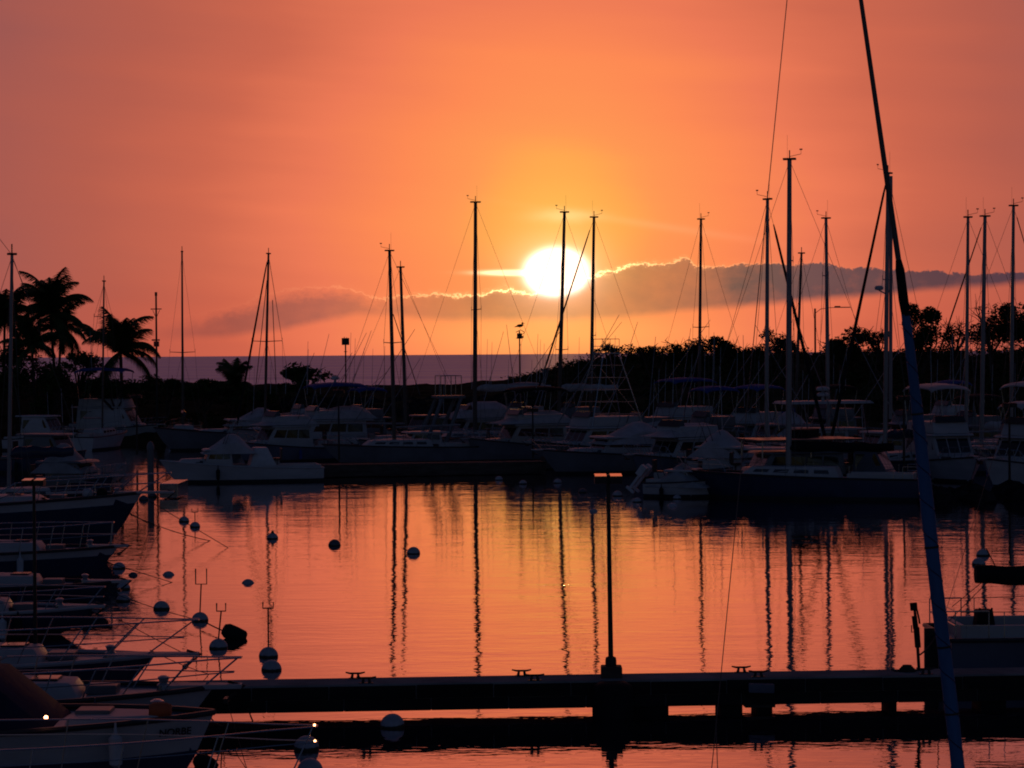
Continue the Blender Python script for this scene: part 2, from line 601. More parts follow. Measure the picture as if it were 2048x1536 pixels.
class Boat:
    def __init__(s, name, label, cat, loc, rz, x0, x1, W, fb, fs, hull='white', rake=None, group=None, rub='trim', deckm='deck', boot=True, band=None):
        s.root = thing(name, label, cat, loc, rz, group)
        s.x0, s.x1, s.W, s.fb, s.fs = x0, x1, W, fb, fs
        s.L = x1 - x0
        s.rake = s.L * 0.10 if rake is None else rake
        n = 18
        secs, deck = [], []
        L_ = []
        R_ = []
        for i in range(n):
            t = i / (n - 1)
            w, z = s.sheer_t(t)
            xs = x0 + s.L * t
            xw = xs - s.rake * t ** 4
            wl = max(0.012, w * (0.90 - 0.42 * t ** 2.2))
            xm = xs - s.rake * 0.42 * t ** 4
            wm = max(0.015, w * 0.44 + wl * 0.56) * (1.03 if t < 0.7 else 1.0)
            secs.append([(xs, -w, z), (xm, -wm, z * 0.5), (xw, -wl, 0.0), (xw - 0.25 * s.rake * t ** 4, -wl * 0.6, -0.35), (xw - 0.4 * s.rake * t ** 4, 0, -0.55),
                         (xw - 0.25 * s.rake * t ** 4, wl * 0.6, -0.35), (xw, wl, 0.0), (xm, wm, z * 0.5), (xs, w, z)])
            deck.append([(xs - 0.02 - 0.03 * t, -max(0.008, w - 0.05), z - 0.07), (xs - 0.02 - 0.03 * t, 0, z - 0.07 + 0.03), (xs - 0.02 - 0.03 * t, max(0.008, w - 0.05), z - 0.07)])
            L_.append(Vector((xs, -w - 0.012, z)))
            R_.append(Vector((xs, w + 0.012, z)))
        b = MB()
        b.loft(secs, cap=True, closed=False)
        m = 9
        b.f.append(tuple(range(m)))
        s.hull = b.build('hull', hull, s.root, smooth=True)
        b = MB()
        b.loft(deck, closed=False)
        s.deck = b.build('deck', deckm, s.root)
        if rub:
            b = MB()
            rr = 0.03 + 0.002 * s.L
            b.tube(L_, rr, 6)
            b.tube(R_, rr, 6)
            b.tube([L_[0], R_[0]], rr, 6)
            b.build('rub_rail', rub, s.root)
        if band:
            b = MB()
            for sg in (-1, 1):
                for q, q2 in zip(secs[:-1], secs[1:]):
                    quad = []
                    for (g, kk) in ((q, 0.03), (q2, 0.03), (q2, band), (q, band)):
                        a, c = Vector(g[0]), Vector(g[1])
                        p = a.lerp(c, kk)
                        quad.append(Vector((p.x, sg * (abs(p.y) + 0.008), p.z)))
                    b.add(quad, [(0, 1, 2, 3)])
            b.build('sheer_band', 'white', s.root)
        if boot:
            b = MB()
            for sg in (-1, 1):
                pts = []
                for q in secs:
                    a, c = Vector(q[2]), Vector(q[1])
                    pts.append((a, a + (c - a) * (0.16 / max(0.16, c.z))))
                for (a, c), (a2, c2) in zip(pts[:-1], pts[1:]):
                    quad = [a, a2, c2, c]
                    quad = [Vector((p.x, p.y * 1.0 - 0.004, p.z)) for p in quad]
                    if sg > 0:
                        quad = [Vector((p.x, -p.y, p.z)) for p in quad]
                    b.add(quad, [(0, 1, 2, 3)])
            b.build('boot_stripe', 'anti', s.root)

    def sheer_t(s, t):
        if t < 0.42:
            w = lerp(0.86, 1.0, (t / 0.42) ** 0.8)
        else:
            w = max(0.0, 1 - ((t - 0.42) / 0.58) ** 2.5) ** 0.85
        return max(0.02, w * s.W / 2), s.fs + (s.fb - s.fs) * t ** 1.7

    def sheer(s, x):
        return s.sheer_t(min(1, max(0, (x - s.x0) / s.L)))

    def part(s, b, name, m, parent=None, **k):
        return b.build(name, m, parent or s.root, **k)

    def panel_quads(s, h, sides, cols, v0, v1, u0=0.06, u1=0.94, gap=0.03, d=0.006):
        """window panes laid 6 mm proud of a block h (tuple of the eight corners); yields quads"""
        out = []
        faces = {'L': (0, 1, 5, 4), 'R': (3, 2, 6, 7), 'F': (1, 2, 6, 5), 'B': (0, 3, 7, 4)}
        for sd in sides:
            a, b_, c, e = (Vector(h[i]) for i in faces[sd])
            nrm = (b_ - a).cross(e - a).normalized()
            ctr = (a + b_ + c + e) / 4
            hc = sum((Vector(p) for p in h), Vector()) / 8
            if nrm.dot(ctr - hc) < 0:
                nrm = -nrm
            for k in range(cols):
                ua = lerp(u0, u1, k / cols) + gap / 2
                ub = lerp(u0, u1, (k + 1) / cols) - gap / 2
                q = [(ua, v0), (ub, v0), (ub, v1), (ua, v1)]
                qs = []
                for (uu, vv) in q:
                    p = a.lerp(b_, uu).lerp(e.lerp(c, uu), vv)
                    qs.append(p)
                out.append((qs, nrm, d))
        return out

    def windows(s, h, sides, cols, v0, v1, m='glass', parent=None, name='window', **k):
        for qs, nrm, d in s.panel_quads(h, sides, cols, v0, v1, **k):
            b = MB()
            o = [p + nrm * d for p in qs]
            i_ = [p - nrm * 0.02 for p in qs]
            b.add(o + i_, [(0, 1, 2, 3), (7, 6, 5, 4), (0, 4, 5, 1), (1, 5, 6, 2), (2, 6, 7, 3), (3, 7, 4, 0)])
            s.part(b, name, m, parent)

    def house(s, name, m, x0b, x1b, x0t, x1t, wb, wt, z0, z1, parent=None, bevel=0.05, **k):
        b = MB()
        b.hexa(x0b, x1b, x0t, x1t, wb, wt, z0, z1, **k)
        h = list(b.v)
        o = s.part(b, name, m, parent, bevel=bevel, smooth=True)
        return o, h

    def bow_rail(s, xa, over=0.5, h=0.65, r=0.018, n=6, m='steel', lean=0.15, mid=True, mf=0.5):
        """pulpit rail along both sides of the foredeck, meeting beyond the stem"""
        def line(hh, o):
            pts = {-1: [], 1: []}
            for sg in (-1, 1):
                for i in range(13):
                    x = lerp(xa, s.x1, i / 12)
                    w, z = s.sheer(x)
                    ww = max(0.10, w - 0.10)
                    k = i / 12
                    pts[sg].append(Vector((x + lean * k + o * k ** 3, sg * ww * (1 - 0.35 * k ** 6), z + hh * min(1, 0.15 + k * 6))))
            return pts[-1] + pts[1][::-1]
        b = MB()
        b.tube(line(h, over), r, 6)
        s.part(b, 'bow_rail', m)
        if mid:
            b = MB()
            b.tube(line(h * mf, over * (0.6 if mf < 0.6 else 1.0)), r * 0.7, 5)
            s.part(b, 'middle_rail', m)
        for i in range(1, n + 1):
            for sg in (-1, 1):
                x = lerp(xa, s.x1 - 0.05, i / n)
                k = (x - xa) / (s.x1 - xa)
                w, z = s.sheer(x)
                ww = max(0.10, w - 0.10)
                b = MB()
                b.tube([(x - 0.22 * k, sg * ww, z - 0.06), (x + lean * k + over * k ** 3, sg * ww * (1 - 0.35 * k ** 6), z + h)], r * 0.85, 5)
                s.part(b, 'stanchion', m)

    def pulpit(s, ln=0.7, m='white'):
        w, z = s.sheer(s.x1)
        b = MB()
        b.hexa(s.x1 - 0.9, s.x1 + ln, s.x1 - 0.9, s.x1 + ln, 0.5, 0.5, z - 0.03, z + 0.05, wtf=0.26, wbf=0.26)
        s.part(b, 'bow_pulpit', m, bevel=0.02)
        b = MB()
        b.tube([(s.x1 + ln - 0.25, 0, z + 0.09), (s.x1 + ln + 0.05, 0, z + 0.02), (s.x1 + ln - 0.25, 0.0, z - 0.22)], 0.03, 6)
        b.box(s.x1 + ln - 0.28, 0, z - 0.24, 0.08, 0.34, 0.08)
        s.part(b, 'anchor', 'iron')

    def outriggers(s, x, z, ln, aft=0.35, out=0.32, r=0.038, sides=(-1, 1), m='spar'):
        for sg in sides:
            b = MB()
            y0 = sg * s.W * 0.44
            up = math.sqrt(max(0.05, 1 - aft * aft - out * out))
            pts = [(x - aft * ln * t, y0 + sg * out * ln * t, z + up * ln * t) for t in (0, 0.3, 0.6, 1.0)]
            b.tube(pts, r, 6, r1=r * 0.4)
            o = s.part(b, 'outrigger', m)
            b = MB()
            b.tube([(x - aft * ln * 0.55, y0 + sg * out * ln * 0.55, z + up * ln * 0.55), (x - 0.2, y0 * 0.8, z + 1.6)], r * 0.3, 4)
            b.build('spreader_wire', 'wire', o)

    def antennas(s, lst):
        for (x, y, z, h) in lst:
            b = MB()
            b.tube([(x, y, z), (x - 0.04 * h, y, z + h)], 0.02, 5, r1=0.011)
            s.part(b, 'antenna', 'plastic')

    def radar(s, x, y, z, r=0.3, pole=0.3):
        b = MB()
        b.lathe([(0.10, -pole), (0.08, 0), (r * 0.8, 0.0), (r, 0.05), (r, 0.15), (r * 0.75, 0.23), (0.05, 0.26)], 16, (x, y, z))
        s.part(b, 'radar_dome', 'plastic', smooth=True)

    def bimini(s, x0, x1, w, z, zb, m='blue', sag=0.12, th=0.06, posts=True, name='bimini_top', wave=1):
        secs = []
        n = 12
        for i in range(n + 1):
            t = i / n
            x = lerp(x0, x1, t)
            zc = z - sag * abs(math.sin(math.pi * t * wave)) * -1 - sag
            e = 0.10 * (1 if i in (0, n) else 0)
            top = [(x, w / 2 * math.cos(a), zc - e + 0.22 * math.sin(a)) for a in [math.pi * k / 8 for k in range(9)]]
            bot = [(p[0], p[1] * 0.985, p[2] - th) for p in top[::-1]]
            secs.append(top + bot)
        b = MB()
        b.loft(secs)
        s.part(b, name, m, smooth=True)
        if posts:
            for sg in (-1, 1):
                for (xa, xb) in ((x0 + 0.1, x0 + 0.35), (x1 - 0.1, x1 - 0.35)):
                    b = MB()
                    b.tube([(xb, sg * w * 0.46, zb), (xa, sg * w * 0.485, z - sag)], 0.022, 6)
                    s.part(b, 'canopy_post', 'steel')

    def tent(s, x0, x1, w, z0, z1, peak=0.5, m='canvas', name='canvas_enclosure', front=0.5, back=0.35):
        """peaked canvas cover, steep sides"""
        secs = []
        n = 10
        for i in range(n + 1):
            t = i / n
            x = lerp(x0, x1, t)
            k = min(1, t / back) if t < back else (1 if t < 1 - front else (1 - t) / front)
            k = max(0.06, k)
            zt = lerp(z0, z1, k)
            wr = w * lerp(0.5, 0.30, k)
            sec = [(x, -w / 2, z0), (x, -w * 0.46, lerp(z0, zt, 0.55)), (x, -wr * 0.6, lerp(z0, zt, 0.92)), (x, 0, zt), (x, wr * 0.6, lerp(z0, zt, 0.92)),
                   (x, w * 0.46, lerp(z0, zt, 0.55)), (x, w / 2, z0)]
            secs.append(sec)
        b = MB()
        b.loft(secs)
        s.part(b, name, m, smooth=True)

    def tower(s, x0, x1, w, z0, z1, top=True):
        """tuna tower: four leaning legs, ladder rungs, platform and rail"""
        xm = (x0 + x1) / 2
        for sx, xx in ((-1, x0), (1, x1)):
            for sg in (-1, 1):
                b = MB()
                b.tube([(xx, sg * w / 2, z0), (xm + sx * 0.55, sg * 0.55, z1)], 0.032, 6)
                s.part(b, 'tower_leg', 'steel')
        b = MB()
        for k in range(1, 6):
            t = k / 6
            for sg in (-1, 1):
                b.tube([(lerp(x0, xm - 0.55, t), sg * lerp(w / 2, 0.55, t), lerp(z0, z1, t)), (lerp(x1, xm + 0.55, t), sg * lerp(w / 2, 0.55, t), lerp(z0, z1, t))], 0.018, 5)
        b.tube([(lerp(x0, xm - 0.55, 0.1), -w / 2 * 0.95, lerp(z0, z1, 0.1)), (lerp(x1, xm + 0.55, 0.8), -0.6, lerp(z0, z1, 0.8))], 0.018, 5)
        b.tube([(lerp(x0, xm - 0.55, 0.1), w / 2 * 0.95, lerp(z0, z1, 0.1)), (lerp(x1, xm + 0.55, 0.8), 0.6, lerp(z0, z1, 0.8))], 0.018, 5)
        s.part(b, 'tower_brace', 'steel')
        b = MB()
        b.box(xm, 0, z1, 1.3, 1.2, 0.08)
        s.part(b, 'tower_platform', 'white', bevel=0.02)
        b = MB()
        for zz in (0.45, 0.9):
            b.tube([(xm - 0.6, -0.55, z1 + zz), (xm + 0.6, -0.55, z1 + zz), (xm + 0.6, 0.55, z1 + zz), (xm - 0.6, 0.55, z1 + zz), (xm - 0.6, -0.55, z1 + zz)], 0.018, 5)
        for a in (-0.6, 0.6):
            for c in (-0.55, 0.55):
                b.tube([(xm + a, c, z1), (xm + a, c, z1 + 0.9)], 0.018, 5)
        s.part(b, 'tower_rail', 'steel')


def between(pb, Yb, ps, Ys):
    B = Vector((XP(pb, Yb), Yb, 0))
    S = Vector((XP(ps, Ys), Ys, 0))
    d = B - S
    mid = (B + S) / 2
    return mid, math.atan2(d.y, d.x), d.length


def cruiser(label, pb, Yb, ps, Ys, W=None, fb=1.4, fs=0.85, hull='white', style='flybridge', top='canvas', topm='canvas', cabin_m='white',
            outr=None, tower=None, rail=True, name='motor_boat', cat='boat', ants=2, radar=False, group=None, pulp=True, hs=1.0, cab=(-0.22, 0.16), enclosed=False, L=None, extra=None, rub='trim', nwin=3, glassm='glass'):
    mid, rz, LL = between(pb, Yb, ps, Ys)
    if L:
        d = Vector((math.cos(rz), math.sin(rz), 0))
        B = mid + d * LL / 2
        mid = B - d * L / 2
        LL = L
    W = W or LL * 0.32
    bt = Boat(name, label, cat, mid, rz, -LL / 2, LL / 2, W, fb, fs, hull, group=group, rub=rub)
    s = LL / 10
    xa, xb = cab[0] * LL, cab[1] * LL
    zd = bt.sheer(xa)[1] - 0.1
    zf = bt.sheer(xb)[1] - 0.1
    hh = 1.25 * hs
    wb = W * 0.74
    o, h = bt.house('cabin', cabin_m, xa, xb + 0.75 * hs, xa + 0.1, xb, wb, wb * 0.86, zd, zd + hh + 0.25, z0f=zf, wbf=wb * 0.86)
    bt.windows(h, 'LR', nwin, 0.48, 0.86, parent=o, m=glassm)
    bt.windows(h, 'F', 3, 0.35, 0.88, parent=o, name='windshield', m=glassm)
    roof = zd + hh + 0.25
    b = MB()
    b.hexa(xa - 0.45, xb + 0.35, xa - 0.4, xb + 0.22, wb * 0.98, wb * 0.94, roof - 0.01, roof + 0.09)
    bt.part(b, 'cabin_roof', cabin_m, bevel=0.03, smooth=True)
    # trunk on the foredeck
    xt = xb + 0.2 * LL
    o2, h2 = bt.house('trunk_cabin', cabin_m, xb + 0.55 * hs, xt, xb + 0.5 * hs, xt - 0.3, W * 0.60, W * 0.50, zf - 0.02, zf + 0.42, z0f=bt.sheer(xt)[1] - 0.09, z1f=zf + 0.40, wbf=W * 0.34, wtf=W * 0.28)
    bt.windows(h2, 'LR', 2, 0.35, 0.75, parent=o2, u0=0.05, u1=0.7)
    # cockpit coaming
    b = MB()
    xs = bt.x0 + 0.15
    b.box((xs + xa) / 2, -W * 0.40, bt.fs + 0.06, xa - xs, 0.10, 0.26)
    b.box((xs + xa) / 2, W * 0.40, bt.fs + 0.06, xa - xs, 0.10, 0.26)
    b.box(xs + 0.05, 0, bt.fs + 0.06, 0.10, W * 0.78, 0.26)
    bt.part(b, 'cockpit_coaming', cabin_m, bevel=0.03)
    if style == 'flybridge':
        fx0, fx1 = xa + 0.15, xb - 0.1
        o3, h3 = bt.house('flybridge', cabin_m, fx0, fx1 + 0.25, fx0 + 0.05, fx1, wb * 0.84, wb * 0.80, roof + 0.1, roof + 0.72, bevel=0.06)
        b = MB()
        b.hexa(fx1 - 0.35, fx1 + 0.12, fx1 - 0.30, fx1 - 0.15, wb * 0.72, wb * 0.66, roof + 0.72, roof + 1.05)
        bt.part(b, 'flybridge_windscreen', 'glass', o3)
        zt = roof + 2.35 * hs
        if enclosed:
            bt.tent(fx0 - 0.9 * s, fx1 + 1.5 * s, wb * 0.98, roof + 0.12, roof + (1.25 + 0.25 * math.sin(pb)) * s, m=topm, front=0.5 + 0.1 * math.sin(pb * 3), back=0.22 + 0.1 * math.cos(pb * 2))
        if top:
            bt.bimini(fx0 - 0.25, fx1 + 0.15, wb * 0.92, zt, roof + 0.6, m=topm if top == 'canvas' else top)
    elif style == 'hardtop':
        zt = roof + 0.1
        b = MB()
        b.hexa(xa - 1.6 * s, xa + 0.2, xa - 1.6 * s, xa + 0.2, wb * 0.96, wb * 0.94, roof + 0.0, roof + 0.08)
        bt.part(b, 'hardtop', cabin_m, bevel=0.03)
        for sg in (-1, 1):
            b = MB()
            b.tube([(xa - 1.5 * s, sg * wb * 0.44, bt.fs), (xa - 1.4 * s, sg * wb * 0.44, roof)], 0.035, 6)
            bt.part(b, 'hardtop_post', 'steel')
    elif style == 'tented':
        bt.tent(xa - 1.5 * s, xb + 0.4, wb * 1.02, zd + 0.75, roof + 0.9, m=topm)
        zt = roof + 0.9
    else:
        zt = roof
    if outr:
        bt.outriggers(xa + 0.4 * LL * 0.3, roof - 0.2, **outr)
    if tower:
        bt.tower(xa + 0.1, xb - 0.1, wb * 0.9, roof + 0.1, tower)
    if rail:
        bt.bow_rail(xb + 0.1 * LL, over=0.5 if pulp else 0.05, h=0.6, r=0.017)
    if pulp:
        bt.pulpit(0.55)
    if ants:
        rn = random.Random(int(pb * 7 + Yb))
        bt.antennas([(lerp(xa, xb, rn.random()), rn.choice((-1, 1)) * wb * 0.4, zt - 0.2, rn.uniform(2.0, 4.0)) for _ in range(ants)])
    rc = random.Random(int(pb * 13 + Ys))
    for k in range(3):                       # rods standing in their holders
        x, y = rc.uniform(xa - 0.8, xb), rc.choice((-1, 1)) * wb * rc.uniform(0.2, 0.45)
        z0 = (roof + 0.3) if x > xa else bt.fs + 0.2
        b = MB()
        b.tube([(x, y, z0), (x - 0.25, y, z0 + 0.7), (x - rc.uniform(0.3, 0.9), y * 1.15, z0 + rc.uniform(1.7, 2.4))], [0.022, 0.014, 0.007], 4)
        bt.part(b, 'fishing_rod', 'trim')
    for k in range(2):                       # fenders along the near side
        x = rc.uniform(-0.35, 0.25) * LL
        w_, z_ = bt.sheer(x)
        for sg in ((-1,) if k else (1,)):
            b = MB()
            b.lathe([(0.02, -0.32), (0.10, -0.26), (0.11, 0.2), (0.03, 0.30), (0.015, 0.5)], 10, (x, sg * (w_ + 0.10), z_ - 0.5))
            bt.part(b, 'fender', rc.choice(('plastic', 'rubber', 'blue')), smooth=True)
    b = MB()
    x = rc.uniform(bt.x0 + 0.5, xa - 0.5)
    b.box(x, rc.uniform(-0.2, 0.2) * W, bt.fs + 0.25, 0.7, 0.5, 0.45)
    bt.part(b, 'cool_box', rc.choice(('white', 'grey', 'canvas')), bevel=0.04)
    b = MB()
    b.lathe([(0.05, 0), (0.05, 0.4), (0.28, 0.45), (0.28, 0.55), (0.05, 0.56)], 10, (x - 0.2, 0, bt.fs))
    b.box(x - 0.42, 0, bt.fs + 0.8, 0.08, 0.5, 0.55)
    bt.part(b, 'fishing_seat', 'trim')
    if radar:
        bt.radar((xa + xb) / 2, 0, zt + 0.4)
    bt.roof, bt.zt, bt.xa, bt.xb, bt.wb = roof, zt, xa, xb, wb
    return bt


def ring(c, ry, rz_, n=10, x=None):
    return [(c[0], c[1] + ry * math.cos(2 * math.pi * k / n), c[2] + rz_ * math.sin(2 * math.pi * k / n)) for k in range(n)]


def sailboat(label, px, Y, top, head, L=10.5, W=3.1, fb=1.35, fs=1.0, hull='white', mw=8, spread=(), cover=None, furl=None, boomlen=None, boomz=None,
             name='sailboat', thin=0.011, tmat='spard', stays=True, vane=1, extra_stays=(), fore=True, back=True, foot_z=None, cabin=True, mizzen=None, dodger=None, taper=0.75):
    X = XP(px, Y)
    rz = R(head)
    bt = Boat(name, label, 'sailboat', (X, Y, 0), rz, -0.55 * L, 0.45 * L, W, fb, fs, hull, rake=L * 0.13)
    inv = Matrix.Rotation(-rz, 3, 'Z')
    T = inv @ (P(top[0], top[1], Y) - Vector((X, Y, 0)))
    dz = bt.sheer(0)[1] + (0.45 if cabin else 0)
    foot = Vector((0, 0, dz - 0.1))
    if cabin:
        o, h = bt.house('cabin', hull if hull in ('white', 'cream') else 'white', -0.22 * L, 0.2 * L, -0.2 * L, 0.15 * L, W * 0.58, W * 0.48, bt.sheer(-0.2 * L)[1] - 0.08, bt.sheer(0)[1] + 0.42,
                        z0f=bt.sheer(0.2 * L)[1] - 0.08, wbf=W * 0.36, wtf=W * 0.30)
        bt.windows(h, 'LR', 4, 0.4, 0.72, parent=o, gap=0.06)
    b = MB()
    b.box(-0.38 * L, -W * 0.27, bt.fs + 0.10, 0.26 * L, 0.12, 0.3)
    b.box(-0.38 * L, W * 0.27, bt.fs + 0.10, 0.26 * L, 0.12, 0.3)
    b.box(-0.515 * L, 0, bt.fs + 0.10, 0.12, W * 0.58, 0.3)
    bt.part(b, 'cockpit_coaming', 'white', bevel=0.03)
    r = mw / 2 / F * Y
    b = MB()
    pts = [foot.lerp(T, t) for t in (0, 0.35, 0.7, 1.0)]
    b.tube(pts, [r, r, r * (1 + taper) / 2, r * taper], 10)
    mast = bt.part(b, 'mast', tmat, smooth=True)
    # masthead fittings
    b = MB()
    b.box(T.x, T.y, T.z, max(0.34, 4.4 * r), max(0.10, 2.2 * r), 0.09)
    b.tube([T, T + Vector((0, 0, 0.42))], 0.03, 5)
    bt.part(b, 'masthead', 'iron', mast)
    if vane:
        wdir = inv @ Vector((vane, 0.0, 0.0))
        b = MB()
        q = T + Vector((0, 0, 0.12))
        e = q + wdir * 0.55 + Vector((0, 0, 0.12))
        b.tube([q, e, e + Vector((0, 0, 0.22))], 0.013, 4)
        b.box(e.x, e.y, e.z + 0.22, 0.14, 0.05, 0.06)
        b.tube([T - wdir * 0.1, T - wdir * 0.1 + Vector((0, 0, 1.15))], 0.006, 4)
        bt.part(b, 'wind_vane', 'iron', mast)
    tips = []
    for (py, hs) in spread:
        # height of the spreaders from their place on the mast
        lo, hi = 0.0, 1.0
        zt = (P(px, py, Y)).z
        t = (zt - foot.z) / (T.z - foot.z)
        c = foot.lerp(T, t)
        for sg in (-1, 1):
            b = MB()
            e = c + Vector((-0.08, sg * hs, 0.05))
            b.tube([c, e], 0.035, 5, r1=0.025)
            b.tube([e - Vector((0, 0, 0.08)), e + Vector((0, 0, 0.22))], 0.02, 4)
            bt.part(b, 'spreader', tmat, mast)
            tips.append((sg, e))
    bow = Vector((bt.x1 - 0.1, 0, bt.fb))
    stern = Vector((bt.x0 + 0.05, 0, bt.fs + 0.05))
    if stays:
        segs = []
        if fore and not furl:
            segs.append(('forestay', [T - Vector((0, 0, 0.1)), bow]))
        if back:
            segs.append(('backstay', [T - Vector((0, 0, 0.05)), stern]))
        for sg in (-1, 1):
            cp = Vector((-0.05, sg * W * 0.46, bt.sheer(0)[1]))
            tp = [e for (q, e) in tips if q == sg]
            tp.sort(key=lambda e: -e.z)
            segs.append(('shroud', [T - Vector((0, 0, 0.25))] + tp + [cp]))
            c = foot.lerp(T, 0.55 if not tips else min(0.95, (max(e.z for _, e in tips) - foot.z) / (T.z - foot.z)))
            segs.append(('shroud', [c, cp + Vector((-0.5, 0, 0))]))
        for nm, ps in segs:
            b = MB()
            b.tube(ps, thin, 4)
            bt.part(b, nm, 'wire')
    if furl:
        a = T + (Vector((bow)) - T) * furl[0]
        b = MB()
        e = bow + Vector((0, 0, 0.25))
        b.tube([T - Vector((0, 0, 0.15)), a], thin, 5)
        b.tube([a, a.lerp(e, 0.05), a.lerp(e, 0.5), a.lerp(e, 0.96), e], [0.03, 0.06 * furl[1], 0.085 * furl[1], 0.09 * furl[1], 0.03], 8)
        bt.part(b, 'furled_jib', furl[2] if len(furl) > 2 else 'black', smooth=True)
    for k in extra_stays:
        a = inv @ (P(k[0], k[1], Y) - Vector((X, Y, 0)))
        c = inv @ (P(k[2], k[3], Y) - Vector((X, Y, 0)))
        b = MB()
        b.tube([a, c], k[4] if len(k) > 4 else thin, 5)
        bt.part(b, 'stay', 'wire')
    bl = boomlen or 0.42 * L
    bz = boomz or dz + 0.75
    b = MB()
    b.tube([(-0.05, 0, bz), (-bl, 0, bz + 0.08)], 0.06, 8)
    boom = bt.part(b, 'boom', 'spar', smooth=True)
    if cover:
        secs = []
        n = 14
        for i in range(n + 1):
            t = i / n
            k = math.sin(math.pi * min(1, t * 6) / 2) * (1 - 0.45 * t)
            hgt = 0.34 * k + 0.05 + (0.55 * max(0, 1 - t * 5) if cover == 'blue' else 0)
            wob = 0.03 * math.sin(t * 21)
            secs.append(ring((-0.02 - (bl + 0.15) * t, wob * 0.5, bz + 0.02 + hgt * 0.42 + wob), 0.10 + 0.09 * k, hgt * 0.62 + 0.05, 10))
        b = MB()
        b.loft(secs)
        b.build('sail_cover', {'blue': 'blue', 'white': 'canvas', 'black': 'black', 'navy': 'navy'}[cover], boom, smooth=True)
    if dodger:
        bt.bimini(-0.40 * L, -0.20 * L, W * 0.62, dz + 1.15, dz - 0.1, m=dodger, name='dodger')
    # pulpit and pushpit, lifelines
    bt.bow_rail(0.25 * L, over=0.05, h=0.6, r=0.014, n=2)
    for sg in (-1, 1):
        b = MB()
        pts = []
        for i in range(10):
            x = lerp(bt.x0 + 0.2, 0.27 * L, i / 9)
            w, z = bt.sheer(x)
            pts.append((x, sg * (w - 0.06), z + 0.58))
        b.tube(pts, 0.008, 4)
        bt.part(b, 'lifeline', 'wire')
        for i in (1, 3, 5, 7):
            b = MB()
            x, y, z = pts[i]
            b.tube([(x, y, z - 0.6), (x, y, z)], 0.012, 4)
            bt.part(b, 'lifeline_post', 'steel')
    w, z = bt.sheer(bt.x0)
    b = MB()
    for hh in (0.3, 0.6):
        b.tube([(bt.x0 + 0.8, -w + 0.06, z + hh), (bt.x0 + 0.1, -w + 0.08, z + hh), (bt.x0 + 0.1, w - 0.08, z + hh), (bt.x0 + 0.8, w - 0.06, z + hh)], 0.014, 5)
    for (xx, yy) in ((0.8, -w + 0.06), (0.1, -w + 0.08), (0.1, w - 0.08), (0.8, w - 0.06)):
        b.tube([(bt.x0 + xx, yy, z), (bt.x0 + xx, yy, z + 0.6)], 0.014, 5)
    bt.part(b, 'stern_rail', 'steel')
    bt.T, bt.foot, bt.mast = T, foot, mast
    return bt


# ------------------------------------------------------------------ sailboats in the far rows
SB = {}
SB[22] = sailboat('sailboat with a thick mast at the left edge, dark sail cover on its boom', 17, 96, (24, 508), 215, L=7.5, mw=8, hull='navy', cover='navy',
                  vane=0, tmat='spar', boomlen=2.7, boomz=2.85, extra_stays=[(24, 510, -30, 440), (26, 520, 60, 600)])
SB[208] = sailboat('sailboat with a short mast rising behind the left palms', 205, 176, (208, 562), 75, L=8, mw=4, spread=((634, 0.75),), vane=0)
SB[364] = sailboat('sailboat with a slim mast and one wide spreader, right of the low palm', 366, 184, (364, 503), 100, L=9.5, mw=4.5, spread=((705, 1.0),), vane=0, cover='navy')
SB[537] = sailboat('ketch with slightly raked mast, wide spreader and furled jib, by the small fan palm', 530, 171, (537, 507), 255, L=12.5, W=3.4, fb=1.75, fs=1.05, mw=5.5, spread=((683, 1.2),),
                   furl=(0.05, 0.9), vane=0, extra_stays=[(545, 600, 553, 790, 0.03), (534, 560, 512, 770, 0.03)])
SB[780] = sailboat('sailboat with the left mast of the close pair at mid picture', 789, 148, (779, 501), 205, L=11, hull='grey', mw=8, spread=((686, 1.6),), vane=-1, extra_stays=[(786, 628, 840, 790, 0.03)])
SB[801] = sailboat('sailboat with the shorter bent mast, right of the close pair', 813, 156, (801, 534), 15, L=10, mw=7, vane=0, taper=0.8)
SB[951] = sailboat('sailboat with the tall lone mast left of the sun', 950, 162, (951, 404), 195, L=12.5, mw=9, spread=((620, 1.4),), cover='white', vane=-1, boomz=4.45, boomlen=5.4)
SB[1120] = sailboat('sailboat whose raked mast stands straight in front of the sun', 1117, 158, (1129, 424), 194, L=11, mw=8, spread=((700, 1.6),), cover='white', furl=None, vane=-1, boomz=4.5, boomlen=4.1)
SB[1188] = sailboat('sailboat just right of the sun with a thick furled jib leaning left', 1181, 160, (1188, 434), 186, L=10.5, mw=7.5, spread=((672, 1.3),), furl=(0.06, 0.75), cover=None, vane=1)
SB[1402] = sailboat('sailboat with a dark lone mast over the scrubby hill, right of the sun', 1398, 168, (1402, 438), 200, L=10, mw=6.5, spread=((655, 1.4),), vane=1)
SB[1535] = sailboat('sailboat with a furled jib crossing behind the tallest mast', 1533, 122, (1535, 398), -52, L=10.5, hull='slate', mw=8.5, furl=(0.1, 1.0), tmat='spar', vane=-1)
SB[1579] = sailboat('sailboat with the tallest mast of the right hand group, green boom cover', 1577, 110, (1579, 318), 165, L=11.5, hull='navy', mw=11.5, spread=((522, 0.75),), cover='black', tmat='spar', vane=1)
SB[1603] = sailboat('small sailboat with a short mast half hidden right of the tallest mast', 1590, 165, (1603, 506), 30, L=8.5, mw=6, vane=0, cover='blue')
SB[1652] = sailboat('sailboat with a T topped mast beside the street light', 1657, 146, (1652, 436), 20, L=10, mw=8, spread=((552, 0.4),), vane=-1, tmat='spar')
